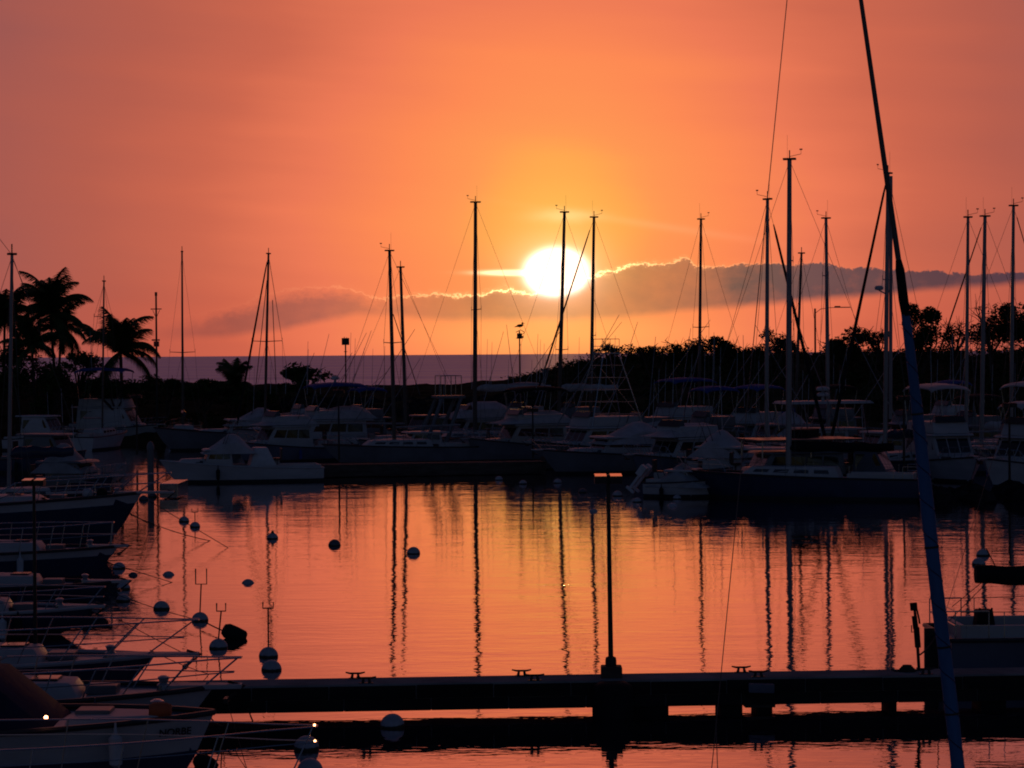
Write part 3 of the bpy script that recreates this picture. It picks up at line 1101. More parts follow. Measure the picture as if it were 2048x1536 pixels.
SB[1775] = sailboat('sailboat with a thick double looking mast, furled jib and navy sail cover', 1770, 124, (1776, 346), 230, L=13, hull='navy', W=3.6, mw=9, furl=(0.03, 1.0), cover='navy', tmat='spar', vane=-1, spread=((560, 0.3),))
SB[1936] = sailboat('sailboat with the left mast of the three near the right edge', 1932, 132, (1936, 434), 190, L=10.5, hull='slate', mw=7.5, tmat='spar', vane=1)
SB[1970] = sailboat('sailboat with the middle mast of the three near the right edge', 1963, 138, (1970, 432), 198, L=11, hull='grey', mw=9, tmat='spar', vane=1, furl=(0.05, 0.6), cover='white')
SB[2028] = sailboat('sailboat with the rightmost mast, cut by the right edge of the photo', 2022, 142, (2027, 411), 10, L=10.5, mw=8, tmat='spar', vane=1, furl=(0.05, 0.5))
# second spar of the thick mast: its mizzen stands right behind
_b = SB[1775]
_inv = Matrix.Rotation(-R(230), 3, 'Z')
_X = XP(1770, 124)
_a = _inv @ (P(1781, 838, 124.9) - Vector((_X, 124, 0)))
_c = _inv @ (P(1782, 352, 124.9) - Vector((_X, 124, 0)))
b = MB()
b.tube([_a, _c], 0.105, 8, r1=0.09)
_b.part(b, 'mizzen_mast', 'spar', smooth=True)
b = MB()
q = _inv @ (P(1758, 577, 124) - Vector((_X, 124, 0)))
b.lathe([(0.05, -0.1), (0.22, -0.06), (0.24, 0.06), (0.18, 0.14), (0.03, 0.16)], 14, q)
b.tube([q, q + Vector((0, 0, -0.1)), _inv @ (P(1772, 588, 124) - Vector((_X, 124, 0)))], 0.04, 5)
_b.part(b, 'radar_dome', 'plastic', _b.mast)

# ------------------------------------------------------------------ motor boats in the far rows
OUT = dict(ln=8.0, aft=0.45, out=0.35)
cruiser('white motor sailer with dark sheer trim, bow left behind the skiff', 308, 170, 640, 174, W=3.6, hull='grey', fb=1.75, fs=1.0, style='tented', hs=0.75, cab=(-0.16, 0.04), topm='canvas', ants=1, rail=False, pulp=False, name='motor_sailer')
sk = cruiser('low white skiff, bow left, with a sagging canvas cover aft', 320, 127, 642, 129, W=2.6, fb=1.25, fs=0.75, style='tented', hs=0.55, cab=(0.06, 0.20), rail=False, pulp=False, ants=0, name='skiff', rub='white')
b = MB()
b.tube([(-2.2, -1.05, 0.75), (-3.6, -1.25, 0.6), (-4.3, -1.2, 0.15)], 0.03, 6)
sk.part(b, 'boarding_ladder', 'steel')
b = MB()
b.hexa(-1.9, -0.4, -1.4, -0.7, 1.6, 1.2, 0.85, 1.9)
sk.part(b, 'windscreen', 'plastic', bevel=0.04)
cruiser('white trawler with a row of tall windows and red fenders below the palms', 318, 186, 140, 188, W=3.4, fb=1.5, fs=1.1, style='flybridge', top='blue', hs=1.3, cab=(-0.36, 0.16), nwin=5, ants=2, name='trawler')
cruiser('small white cabin cruiser in the dark far left corner', 142, 172, 22, 174, W=2.8, style='plain', fb=1.3, hs=1.2, ants=1)
cruiser('sport fishing boat under the long blue canopy', 520, 160, 790, 164, W=3.7, hull='grey', fb=1.4, fs=0.9, style='flybridge', top='blue', topm='canvas', enclosed=True, hs=1.05, cab=(-0.25, 0.14), outr=OUT, radar=True, ants=3, name='sport_fishing_boat')
cruiser('white sport fishing boat with a tilted grey bridge cover, left of the blue canopy', 470, 150, 665, 154, W=3.2, hull='slate', style='flybridge', top=None, enclosed=True, topm='canvas', outr=dict(ln=6, aft=0.5, out=0.2), ants=2, name='sport_fishing_boat')
gf = cruiser('long grey hulled boat, bow left, with two thick leaning gantry legs', 712, 150, 1010, 153, W=3.2, fb=1.5, fs=0.95, hull='grey', style='plain', hs=0.5, cab=(-0.05, 0.14), cabin_m='white', ants=0, rail=False, name='work_boat')
for (xx, zz) in ((0.0, 0.0), (-1.3, 0.0)):
    for sg in (-1, 1):
        b = MB()
        b.tube([(xx + 0.6, sg * 1.1, 1.2), (xx - 0.6, sg * 0.7, 4.2)], 0.13, 8)
        gf.part(b, 'gantry_leg', 'grey', smooth=True)
b = MB()
b.box(-1.2, 0, 4.2, 1.9, 1.7, 0.18)
gf.part(b, 'gantry_platform', 'grey', bevel=0.03)
b = MB()
for a in (-1.9, -1.2, -0.5):
    b.tube([(a, -0.7, 4.3), (a, -0.7, 5.6)], 0.03, 5)
    b.tube([(a, 0.7, 4.3), (a, 0.7, 5.6)], 0.03, 5)
b.tube([(-1.9, -0.7, 5.6), (-0.5, -0.7, 5.6), (-0.5, 0.7, 5.6), (-1.9, 0.7, 5.6), (-1.9, -0.7, 5.6)], 0.03, 5)
gf.part(b, 'gantry_rail', 'steel')
cruiser('sport fishing boat with a rounded white bridge tent behind the gantry', 850, 164, 1060, 168, W=3.6, style='flybridge', top=None, enclosed=True, outr=OUT, ants=3, name='sport_fishing_boat')
cruiser('sport fishing boat with dark awning and peaked white tent, bow left of the sun', 935, 149, 1190, 153, W=3.6, fb=1.55, style='flybridge', top='black', topm='canvas', enclosed=True, outr=dict(ln=8.5, aft=0.4, out=0.3), ants=2, hull='grey', cabin_m='cream', name='sport_fishing_boat')
cruiser('sport fishing boat with a tall tuna tower right below the sun', 1062, 142, 1345, 147, W=3.9, hull='grey', fb=1.6, style='flybridge', top=None, tower=7.0, outr=dict(ln=8.5, aft=0.5, out=0.3), ants=3, radar=False, name='sport_fishing_boat')
cruiser('long dark sided yacht with a raked windshield and white rails, bow left', 1080, 133, 1420, 137, W=3.6, fb=1.45, fs=0.95, hull='grey', style='tented', hs=0.7, cab=(-0.12, 0.14), topm='canvas', ants=1, name='motor_yacht')
cruiser('cruiser with a domed white canvas over a dark cabin opening', 1262, 127, 1475, 132, W=3.4, hull='slate', style='flybridge', top=None, enclosed=True, hs=0.9, ants=2, outr=dict(ln=6.5, aft=0.5, out=0.25))
cruiser('cruiser with a hipped white boat tent over its cockpit, dark hull', 1560, 118, 1372, 121, W=3.2, hull='navy', style='tented', topm='canvas', hs=0.8, cab=(-0.22, 0.12), ants=1)
cruiser('dark hulled express cruiser with a bright raked windshield frame', 1640, 115, 1440, 117, W=3.1, hull='navy', style='plain', hs=0.8, cab=(-0.12, 0.14), ants=1, rail=False)
wt = cruiser('fishing boat with a wide flat white roof on tubes and twin radar domes', 1530, 138, 1740, 140, W=3.8, fb=1.5, style='hardtop', hs=1.0, outr=dict(ln=7.5, aft=-0.45, out=0.2), ants=3, name='sport_fishing_boat')
b = MB()
b.hexa(-3.1, 2.4, -2.9, 2.2, 2.9, 2.7, wt.roof + 1.55, wt.roof + 1.72)
wt.part(b, 'flat_roof', 'white', bevel=0.05)
for xx in (-2.6, -0.8, 1.2, 2.0):
    for sg in (-1, 1):
        b = MB()
        b.tube([(xx, sg * 1.2, wt.roof - 0.1), (xx + 0.25, sg * 1.3, wt.roof + 1.56)], 0.04, 6)
        wt.part(b, 'roof_post', 'steel')
wt.radar(-0.35, 0.0, wt.roof + 1.98, 0.36, 0.3)
wt.radar(-0.35, 0.0, wt.roof + 2.32, 0.40, 0.1)
hb = cruiser('low houseboat with a dark green awning and small square ports', 1470, 111.5, 1690, 113, W=3.4, hull='navy', cabin_m='grey', rub=None, fb=1.2, fs=1.0, style='plain', hs=0.75, cab=(-0.42, 0.25), nwin=4, ants=0, rail=False, pulp=False, name='houseboat')
b = MB()
b.box(-0.5, 0, 2.75, 5.4, 3.2, 0.08)
hb.part(b, 'awning', 'green', bevel=0.02)
for xx in (-3.0, -0.5, 2.0):
    for sg in (-1, 1):
        b = MB()
        b.tube([(xx, sg * 1.4, 1.9), (xx, sg * 1.4, 2.72)], 0.04, 6)
        hb.part(b, 'awning_post', 'steel')
pl = cruiser('small black hulled fishing boat with a white pilot house', 1852, 111, 1650, 113, W=2.8, cabin_m='slate', fb=1.25, fs=0.7, hull='navy', style='plain', hs=1.05, cab=(-0.18, 0.04), nwin=2, ants=1, rail=False, pulp=False, name='fishing_boat')
b = MB()
b.box(-3.6, 0, 1.9, 1.0, 2.2, 2.6)
pl.part(b, 'gear_locker', 'black', bevel=0.05)
tb = cruiser('small boat under a domed grey tarp with raised outboards', 1440, 111, 1300, 112.5, W=2.4, fb=0.9, fs=0.7, style='none', hs=0.3, cab=(-0.1, 0.1), rail=False, pulp=False, ants=0, name='covered_boat')
tb.tent(-1.65, 1.5, 2.3, 0.5, 1.65, m='tarp', front=0.5, back=0.45, name='tarp_cover')
for sg in (-0.35, 0.35):
    b = MB()
    rot = Matrix.Rotation(R(38), 3, 'Y')
    b.box(-2.1, sg, 1.25, 0.34, 0.36, 0.55, rot)
    b.box(-2.45, sg, 0.75, 0.14, 0.12, 0.95, rot)
    b.box(-2.72, sg, 0.32, 0.5, 0.14, 0.14, rot)
    tb.part(b, 'outboard_motor', 'plastic', bevel=0.03)
cruiser('white fishing boat with a dark square window, left of the right edge masts', 1955, 121, 1840, 128, L=9.5, W=3.4, style='flybridge', top='white', hs=1.1, ants=2, outr=dict(ln=6.5, aft=0.4, out=0.3), name='sport_fishing_boat')
cruiser('white cruiser with a blue bimini far back below the right trees', 1840, 168, 1960, 170, W=3.3, style='flybridge', top='blue', hs=1.0, ants=2)
cruiser('tall white motor boat cut by the right edge of the photo', 1968, 117, 2160, 121, W=3.5, fb=1.5, style='flybridge', top='white', hs=1.15, hull='white', ants=1)
cruiser('cruiser with a drooping blue canopy right of the scrubby hill', 1440, 150, 1580, 156, W=3.3, style='flybridge', top='blue', hs=1.0, ants=2, outr=dict(ln=7, aft=0.4, out=0.3))
cruiser('charter boat under a long navy canopy below the hill', 1255, 162, 1470, 168, W=3.5, style='flybridge', top='blue', hs=1.1, ants=2, outr=dict(ln=8, aft=0.45, out=0.35), tower=None, glassm='brick', name='sport_fishing_boat')
cruiser('fishing boat with crossed outriggers in front of the sea, left of the sun', 985, 172, 1110, 176, W=3.3, style='flybridge', top='canvas', topm='tarp', outr=dict(ln=9.5, aft=0.35, out=0.55), ants=4, name='sport_fishing_boat')
cruiser('white cruiser half hidden behind the right hand lamp post row', 1690, 132, 1860, 134, W=3.4, style='plain', hs=1.0, ants=1)

EX = [
    ('cruiser with a slanting grey bridge cover behind the ketch mast', 540, 179, 690, 182, 'flybridge', None, True, 'tarp', 'white', 2),
    ('far cruiser with a navy canopy between the beacon and the twin masts', 660, 172, 800, 175, 'flybridge', 'blue', False, 'canvas', 'grey', 3),
    ('dark cruiser tucked behind the gantry boat, right of the twin masts', 800, 174, 915, 177, 'plain', None, False, 'canvas', 'navy', 2),
    ('cruiser with a black awning and crossed outriggers under the sun', 1075, 171, 1235, 175, 'flybridge', 'black', False, 'canvas', 'grey', 3),
    ('cruiser with a grey tented bridge left of the tuna tower', 1000, 157, 1130, 160, 'flybridge', None, True, 'tarp', 'slate', 2),
    ('slate hulled cruiser with a rounded canvas, right of the tuna tower', 1205, 151, 1385, 154, 'flybridge', None, True, 'canvas', 'slate', 2),
    ('grey cruiser with a drooping navy top behind the domed canvas', 1340, 141, 1505, 144, 'flybridge', 'blue', False, 'canvas', 'grey', 2),
    ('dark cruiser with a low white tent behind the tallest mast', 1485, 147, 1640, 150, 'tented', None, False, 'canvas', 'navy', 1),
    ('far white cruiser with a black top below the street light', 1590, 163, 1740, 166, 'flybridge', 'black', False, 'canvas', 'grey', 2),
    ('slate cruiser with a canvas cover behind the leaning jib', 1745, 152, 1905, 155, 'flybridge', None, True, 'tarp', 'slate', 2),
    ('dark cruiser behind the left mast of the right hand three', 1870, 147, 2035, 150, 'flybridge', 'black', False, 'canvas', 'navy', 2),
    ('white topped cruiser behind the rightmost mast', 1965, 131, 2125, 134, 'flybridge', 'white', False, 'canvas', 'navy', 2),
    ('dark low cruiser between the trawler and the big flared bow', 172, 138, 20, 140, 'plain', None, False, 'canvas', 'navy', 1),
    ('dark cruiser behind the left lamp post, bow to the right', 225, 108, 60, 109, 'tented', None, False, 'tarp', 'navy', 1)]
for (lab, pb, Yb, ps, Ys, st, tp, enc, tm, hl, na) in EX:
    cruiser(lab, pb, Yb, ps, Ys, W=3.0, hull=hl, style=st, top=tp, topm=tm, enclosed=enc, cabin_m='grey' if hl != 'white' else 'white', hs=0.9 + 0.12 * math.sin(pb), ants=na, nwin=2 + pb % 3,
            outr=dict(ln=6.5 + 2 * math.sin(pb * 1.7), aft=0.42 + 0.15 * math.sin(pb), out=0.3) if st == 'flybridge' else None, rail=st != 'plain', pulp=st != 'plain')

# ------------------------------------------------------------------ boats on the left, bows to the right


def leftboat(label, pxb, pyb, Y, L, W, hull='white', fsf=0.72, rake=None, rz=0.0, cabin='plain', rail=None, pulp=0.6, name='motor_boat', rub='trim', deckm='deck', band=None):
    bz = P(pxb, pyb, Y).z
    X = XP(pxb, Y)
    bt = Boat(name, label, 'boat', (X - L / 2 * math.cos(rz), Y - L / 2 * math.sin(rz), 0), rz, -L / 2, L / 2, W, bz, bz * fsf, hull, rake=rake, rub=rub, deckm=deckm, band=band)
    if pulp:
        bt.pulpit(pulp)
    if rail:
        bt.bow_rail(**rail)
    if cabin:
        xb = 0.06 * L
        z = bt.sheer(xb)[1]
        o, h = bt.house('cabin', 'white', -0.3 * L, xb + 0.6, -0.28 * L, xb, W * 0.74, W * 0.62, bt.sheer(-0.2 * L)[1] - 0.08, z + 1.25, z0f=z - 0.08, wbf=W * 0.62, wtf=W * 0.54)
        bt.windows(h, 'LR', 3, 0.45, 0.85, parent=o)
        bt.windows(h, 'F', 3, 0.3, 0.85, parent=o, name='windshield')
        o2, h2 = bt.house('trunk_cabin', 'white', xb + 0.5, 0.27 * L, xb + 0.45, 0.25 * L, W * 0.56, W * 0.46, z - 0.08, z + 0.30, z0f=bt.sheer(0.27 * L)[1] - 0.08, z1f=z + 0.28, wbf=W * 0.36, wtf=W * 0.30)
        b = MB()
        b.box(0.2 * L, 0, z + 0.30, 0.5, 0.5, 0.06)
        bt.part(b, 'deck_hatch', 'glass', bevel=0.015)
        bt.xb = xb
    # deck gear: windlass, cleats
    x = bt.x1 - 0.9
    z = bt.sheer(x)[1]
    b = MB()
    b.lathe([(0.13, 0), (0.12, 0.1), (0.07, 0.14), (0.11, 0.24), (0.05, 0.27)], 12, (x, 0, z - 0.03))
    bt.part(b, 'windlass', 'steel', smooth=True)
    rc = random.Random(int(pxb + pyb))
    for k in range(4):
        x = rc.uniform(-0.15, 0.42) * L
        w_, z_ = bt.sheer(x)
        y = rc.uniform(-0.55, 0.2) * w_
        b = MB()
        if k % 2:
            for q in range(3):
                rr_ = 0.17 - 0.035 * q
                b.tube([(x + rr_ * math.cos(a), y + rr_ * math.sin(a), z_ - 0.03 + 0.03 * q) for a in [2 * math.pi * j / 12 for j in range(13)]], 0.018, 5)
            bt.part(b, 'rope_coil', 'rope')
        else:
            b.lathe([(0.02, -0.28), (0.10, -0.22), (0.11, 0.18), (0.03, 0.26), (0.015, 0.42)], 10, (x, -(w_ + 0.10), z_ - 0.38))
            bt.part(b, 'fender', rc.choice(('plastic', 'rubber', 'navy')), smooth=True)
    b = MB()
    x = 0.30 * L
    w_, z_ = bt.sheer(x)
    b.box(x, 0.1, z_ + 0.04, 0.55, 0.5, 0.16)
    bt.part(b, 'anchor_locker', 'grey', bevel=0.03)
    return bt


n1 = leftboat('big white sport fishing boat at upper left with a high flared bow', 283, 985, 82, 15, 4.4, hull='navy', band=0.34, fsf=0.74, rake=1.5, pulp=1.15, rail=dict(xa=2.5, over=0.9, h=0.7, r=0.022, n=6), name='sport_fishing_boat')
for (xx, zz) in ((5.7, 0.22), (6.2, 0.18)):
    z = n1.sheer(xx)[1]
    b = MB()
    b.ball(0.20, (xx, -0.7, z + zz * 0.6), 1.0, 14, 8)
    n1.part(b, 'fender', 'plastic' if xx < 6 else 'rubber', smooth=True)
n2 = leftboat('white boat with double bow rails, second from the top of the left row', 236, 1092, 72, 10, 3.2, hull='navy', band=0.5, fsf=0.82, rail=dict(xa=-0.5, over=-0.3, h=0.75, r=0.02, n=6), pulp=0.3)
n3 = leftboat('low dark sided boat, third from the top of the left row', 232, 1163, 64.5, 9, 2.7, hull='navy', fsf=0.85, rail=None, pulp=0.35)
n4 = leftboat('dark sided boat with a white sheer stripe, fourth from the top of the left row', 188, 1213, 58, 9, 2.8, hull='navy', fsf=0.85, rail=dict(xa=0.5, over=0.1, h=0.5, r=0.015, n=4), pulp=0.25, rub='white')
n5 = leftboat('dark hulled boat with a white sheer stripe and tall bow rails, behind the lamp post', 306, 1310, 46.8, 9.5, 2.9, hull='navy', fsf=0.86, rail=dict(xa=-1.0, over=0.75, h=0.72, r=0.017, n=7), pulp=0.9, rub='white')
n6 = leftboat('white boat with curved double rails, its pulpit touching the dock end', 424, 1373, 41, 10, 2.9, hull='navy', band=0.75, fsf=0.80, rail=dict(xa=0.2, over=0.35, h=0.52, r=0.017, n=7), pulp=0.5)
n7 = leftboat('white boat lettered NORBE near the bow, navy windscreen cover, lower left', 424, 1424, 36.2, 9.5, 3.0, hull='navy', band=0.85, fsf=0.86, rail=None, pulp=0.0, rake=0.75, cabin=None)
# navy windscreen cover, white roof and the orange bag of the lettered boat
z7 = n7.sheer(1.5)[1]
b = MB()
b.hexa(-1.2, 2.35, -1.2, 1.35, 2.3, 2.0, z7 - 0.05, z7 + 0.78, wbf=1.9, wtf=1.75)
n7.part(b, 'windscreen_cover', 'navycanvas', bevel=0.05, smooth=True)
b = MB()
b.hexa(-2.8, 1.1, -2.6, 0.95, 2.2, 2.0, z7 + 0.785, z7 + 0.95)
n7.part(b, 'cabin_roof', 'white', bevel=0.06, smooth=True)
b = MB()
b.hexa(2.5, 4.0, 2.55, 3.9, 1.4, 1.2, z7 - 0.02, z7 + 0.10, wbf=0.7, wtf=0.6)
n7.part(b, 'foredeck_hatch', 'white', bevel=0.03)
b = MB()
b.lathe([(0.02, -0.30), (0.10, -0.28), (0.125, -0.15), (0.125, 0.15), (0.10, 0.28), (0.02, 0.30)], 14)
rotm = Matrix.Rotation(math.pi / 2, 3, 'Y')
b.v = [tuple(rotm @ Vector(p)) for p in b.v]
b.v = [(p[0] * 0.6, p[1], p[2]) for p in b.v]
xg = XP(316, 36.2) - n7.root.location.x
bag = b.build('duffel_bag', 'orange', None, smooth=True)
bag.location = (XP(316, 36.0), 36.0, n7.sheer(xg)[1] + 0.09)
tag(bag, 'orange duffel bag lying on the foredeck of the lettered boat', 'bag')
for zz in (0.42, 0.2):
    pass


def glow_mat(name, col, strength):
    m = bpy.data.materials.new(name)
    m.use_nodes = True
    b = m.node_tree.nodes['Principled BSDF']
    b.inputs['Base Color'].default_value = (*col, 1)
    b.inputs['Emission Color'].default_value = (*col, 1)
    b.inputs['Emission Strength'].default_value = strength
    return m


M['glintglow'] = glow_mat('painted_sun_glint', (1.0, 0.38, 0.16), 9.0)  # emission imitating sunlight caught on bright metal, not a lamp


def glint(boat, x, y, z, r=0.025):  # small glowing ball added to imitate a sun glint
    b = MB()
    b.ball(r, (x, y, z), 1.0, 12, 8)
    return boat.part(b, 'sun_glint', 'glintglow', smooth=True)


# lettering --------------------------------------------------------
def lettering(text, size, mname, loc, rz, tilt=math.pi / 2, parent=None):
    cu = bpy.data.curves.new('lettering', 'FONT')
    cu.body = text
    cu.size = size
    cu.extrude = 0.004
    cu.offset = 0.002
    o = bpy.data.objects.new('tmp', cu)
    C.objects.link(o)
    dg = bpy.context.evaluated_depsgraph_get()
    me = bpy.data.meshes.new_from_object(o.evaluated_get(dg))
    bpy.data.objects.remove(o)
    ob = bpy.data.objects.new('name_lettering', me)
    me.materials.clear()
    me.materials.append(M[mname])
    C.objects.link(ob)
    ob.parent = parent
    ob.location = loc
    ob.rotation_euler = (tilt, 0, rz)
    return ob


def hull_point(bt, x, dz):
    """point and yaw on the near (-y) side of the hull, dz below the sheer"""
    w, z = bt.sheer(x)
    w2, z2 = bt.sheer(x + 0.3)
    t = (x - bt.x0) / bt.L
    wl = w * (0.90 - 0.42 * t ** 2.2)
    k = min(1, dz / (z * 0.5))
    wm = w * 0.44 + wl * 0.56
    ww = lerp(w, wm, k)
    return Vector((x, -ww - 0.012, z - dz)), math.atan2(-(w2 - w), 0.3), math.atan2(w - wm, z * 0.5)


xn = XP(303, 35.2) - n7.root.location.x
hp, yaw, flare = hull_point(n7, xn, 0.27)
lettering('NORBE', 0.165, 'black', hp + Vector((0, -0.01, 0)), yaw, math.pi / 2 + flare, n7.root)

# the nearest boat, only its bow rails reach into the picture
n8 = leftboat('nearest boat at the bottom left corner, only its long bow rails in view', 590, 1600, 31, 9, 2.8, fsf=0.86, rail=dict(xa=-2.2, over=0.22, h=1.0, r=0.012, n=6, lean=0.05, mf=0.79), pulp=0.0, cabin=None)

for (bt_, px, py, Y) in ((n8, 629, 1450, 31), (n8, 630, 1482, 31), (n7, 92, 1435, 34.95)):  # added sun glints: two rail tips, one windscreen cover
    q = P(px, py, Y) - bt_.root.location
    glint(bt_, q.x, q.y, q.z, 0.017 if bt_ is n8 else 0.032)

# ------------------------------------------------------------------ sailboat at the right behind the dock
sr = sailboat('sailboat moored at lower right, stern to the left, black cover on its boom', 2392, 49.5, (2392, -400), 1.5, L=10.2, W=3.2, fb=1.3, fs=0.95, mw=16, hull='slate', cover='black', boomlen=4.62, boomz=2.05, vane=0, thin=0.006, tmat='spar', furl=None)
b = MB()
b.hexa(-4.82, -4.40, -4.77, -4.45, 0.42, 0.34, 1.05, 1.44)
b.tube([(-4.74, -0.15, 1.42), (-4.73, -0.15, 1.49)], 0.03, 5)
b.tube([(-4.48, -0.15, 1.42), (-4.47, -0.15, 1.49)], 0.03, 5)
sr.part(b, 'covered_outboard', 'black', bevel=0.04)
b = MB()
b.box(-5.75, 0.0, 0.55, 0.3, 0.08, 1.0)
b.tube([(-5.6, 0.0, 1.0), (-5.62, 0.0, 2.3)], 0.012, 5)
sr.part(b, 'steering_vane', 'trim')
hp, yaw, flare = hull_point(sr, -3.85, 0.36)
lettering('CARE', 0.16, 'black', hp, yaw, math.pi / 2, sr.root)
b = MB()
for (xa, xb, dz) in ((-5.2, -1.5, 0.20), (-5.25, -3.95, 0.40)):
    for i in range(8):
        x = lerp(xa, xb, i / 8)
        x2 = lerp(xa, xb, (i + 1) / 8)
        p1, _, _ = hull_point(sr, x, dz)
        p2, _, _ = hull_point(sr, x2, dz)
        b.add([p1, p2, p2 + Vector((0, 0, 0.03)), p1 + Vector((0, 0, 0.03))], [(0, 1, 2, 3)])
sr.part(b, 'hull_stripe', 'trim')
b = MB()
b.tube([(-4.35, 0, 2.2), (-5.4, 0.2, 1.1)], 0.008, 4)
b.tube([(-4.3, 0, 2.3), (-5.3, 0.0, 1.5)], 0.008, 4)
b.tube([(-4.35, 0, 2.35), (-4.55, 0, 2.75)], 0.012, 4)
sr.part(b, 'mainsheet', 'rope')

# ------------------------------------------------------------------ near boat at the bottom right: only rigging in view
YB = 27.0
nb_loc = Vector((XP(1925, YB), YB, 0))
nb = Boat('sailboat', 'near sailboat seen only by its leaning furled blue jib and thin wires', 'sailboat', nb_loc + Vector((-1.2, -3.0, 0)), R(68), -4.5, 3.6, 2.8, 1.25, 0.95, 'white')


def nb_local(px, py, Y=YB):
    return Matrix.Rotation(-R(68), 3, 'Z') @ (P(px, py, Y) - nb.root.location)


b = MB()
a0, a1 = nb_local(1719, -20), nb_local(1797, 520)
b.tube([a0, a1], 0.026, 10, r1=0.034)
nb.part(b, 'forestay_foil', 'spard', smooth=True)
b = MB()
b.tube([nb_local(1797, 520), nb_local(1800, 540), nb_local(1807, 600), nb_local(1812, 632)], [0.036, 0.055, 0.06, 0.052], 10)
nb.part(b, 'head_swivel', 'black', smooth=True)
b = MB()
pts = [nb_local(lerp(1811, 1918, t) + 1.2 * math.sin(t * 9), lerp(628, 1560, t)) for t in [i / 14 for i in range(15)]]
rad = [0.05 + 0.03 * min(1, i / 5) + 0.003 * math.sin(i * 2.3) for i in range(15)]
b.tube(pts, rad, 12)
nb.part(b, 'furled_jib', 'bluepole', smooth=True)
hx = []
for i in range(0, 260):
    t = i / 259
    f = t * 14
    k = min(13, int(f))
    c = Vector(pts[k]).lerp(Vector(pts[k + 1]), f - k)
    r_ = lerp(rad[k], rad[k + 1], f - k) + 0.002
    hx.append(c + Vector((math.cos(i * 0.33) * r_, math.sin(i * 0.33) * r_, 0)))
b = MB()
b.tube(hx, 0.006, 4)
nb.part(b, 'jib_sheet', 'navy')
b = MB()
for i in (3, 7, 10, 12):
    c = Vector(pts[i])
    d = (Vector(pts[i + 1]) - c).normalized()
    b.tube([c - d * 0.012, c + d * 0.012], rad[i] + 0.006, 12)
    nb.part(b, 'sail_tie', 'rope')
    b = MB()
for (q) in ([(1576, -20), (1536, 385), (1432, 1452)], [(1432, 1452), (1421, 1560)], [(1432, 1452), (1436, 1560)]):
    b = MB()
    b.tube([nb_local(*p) for p in q], 0.0055, 5)
    nb.part(b, 'backstay', 'wire')

# ------------------------------------------------------------------ foreground dock


def slab(b, A, B_, w, z0, z1):
    """straight slab between two ground points, w wide on the far side"""
    A, B_ = Vector(A), Vector(B_)
    d = (B_ - A).normalized()
    n = Vector((-d.y, d.x, 0))
    vs = [A, B_, B_ + n * w, A + n * w]
    v = [(p.x, p.y, z0) for p in vs] + [(p.x, p.y, z1) for p in vs]
    b.add(v, [(0, 3, 2, 1), (4, 5, 6, 7), (0, 1, 5, 4), (1, 2, 6, 5), (2, 3, 7, 6), (3, 0, 4, 7)])


DA = Vector((XP(310, 43.9), 43.9, 0))
DB = Vector((XP(2330, 45.15), 45.15, 0))


def dock_at(px, off=0.0):
    """point on the front edge of the foreground dock under photo column px, off metres back"""
    t = ((px - 1024) / F - DA.x / DA.y) / (DB.x / DB.y - DA.x / DA.y)
    Y = 1 / lerp(1 / DA.y, 1 / DB.y, t)
    return Vector((XP(px, Y) * (1 + off / Y), Y + off, 0))


dock = thing('dock', 'long concrete finger dock crossing the foreground', 'dock', (0, 0, 0))
b = MB()
slab(b, DA, DB, 0.92, 0.150, 0.67)
b.build('deck_slab', 'concrete', dock, bevel=0.03)
for (pa, pb_) in ((1243, 1334), (1438, 1482), (1511, 1542), (1776, 1791), (1960, 2010)):
    b = MB()
    A, B_ = dock_at(pa, 0.08), dock_at(pb_, 0.08)
    slab(b, A, B_, 0.7, -0.5, 0.155)
    b.build('float', 'rubber', dock)
b = MB()
A, B_ = dock_at(1488, -0.003), dock_at(1548, -0.003)
slab(b, A, B_, 0.02, 0.09, 0.15)
slab(b, dock_at(1488, 0.015), dock_at(1548, 0.015), 0.4, 0.09, 0.149)
b.build('bracket', 'iron', dock)
_edges = [318, 500, 655, 830, 985, 1140, 1300, 1452, 1610, 1765, 1925, 2090, 2290]
_rd = random.Random(4)
for pa, pb_ in zip(_edges[:-1], _edges[1:]):
    o1, o2 = _rd.uniform(-0.008, 0.008), _rd.uniform(-0.008, 0.008)
    b = MB()
    slab(b, dock_at(pa, -0.037 + o1), dock_at(pb_ - 2.2, -0.037 + o1), 0.034 + o1, 0.385, 0.635 + o2)
    b.build('wale_board', 'dockface', dock, bevel=0.008)
    b = MB()
    slab(b, dock_at(pa + 30, -0.052 + o2), dock_at(pb_ + 27.5, -0.052 + o2), 0.049 + o2, 0.153, 0.376)
    b.build('lower_board', 'dockface', dock, bevel=0.008)
b = MB()
slab(b, dock_at(310, 0.93), dock_at(2300, 0.93), 0.04, 0.45, 0.645)
b.build('back_board', 'dockface', dock)
q = dock_at(1520, -0.135)
b = MB()
b.box(q.x, q.y, 0.49, 0.50, 0.16, 0.18, Matrix.Rotation(R(2), 3, 'Y'))
fb_ = b.build('fender_box', 'slate', None, bevel=0.03, smooth=True)
tag(fb_, 'pale blue dock fender fixed on the dock face, right of the lamp post', 'fender')


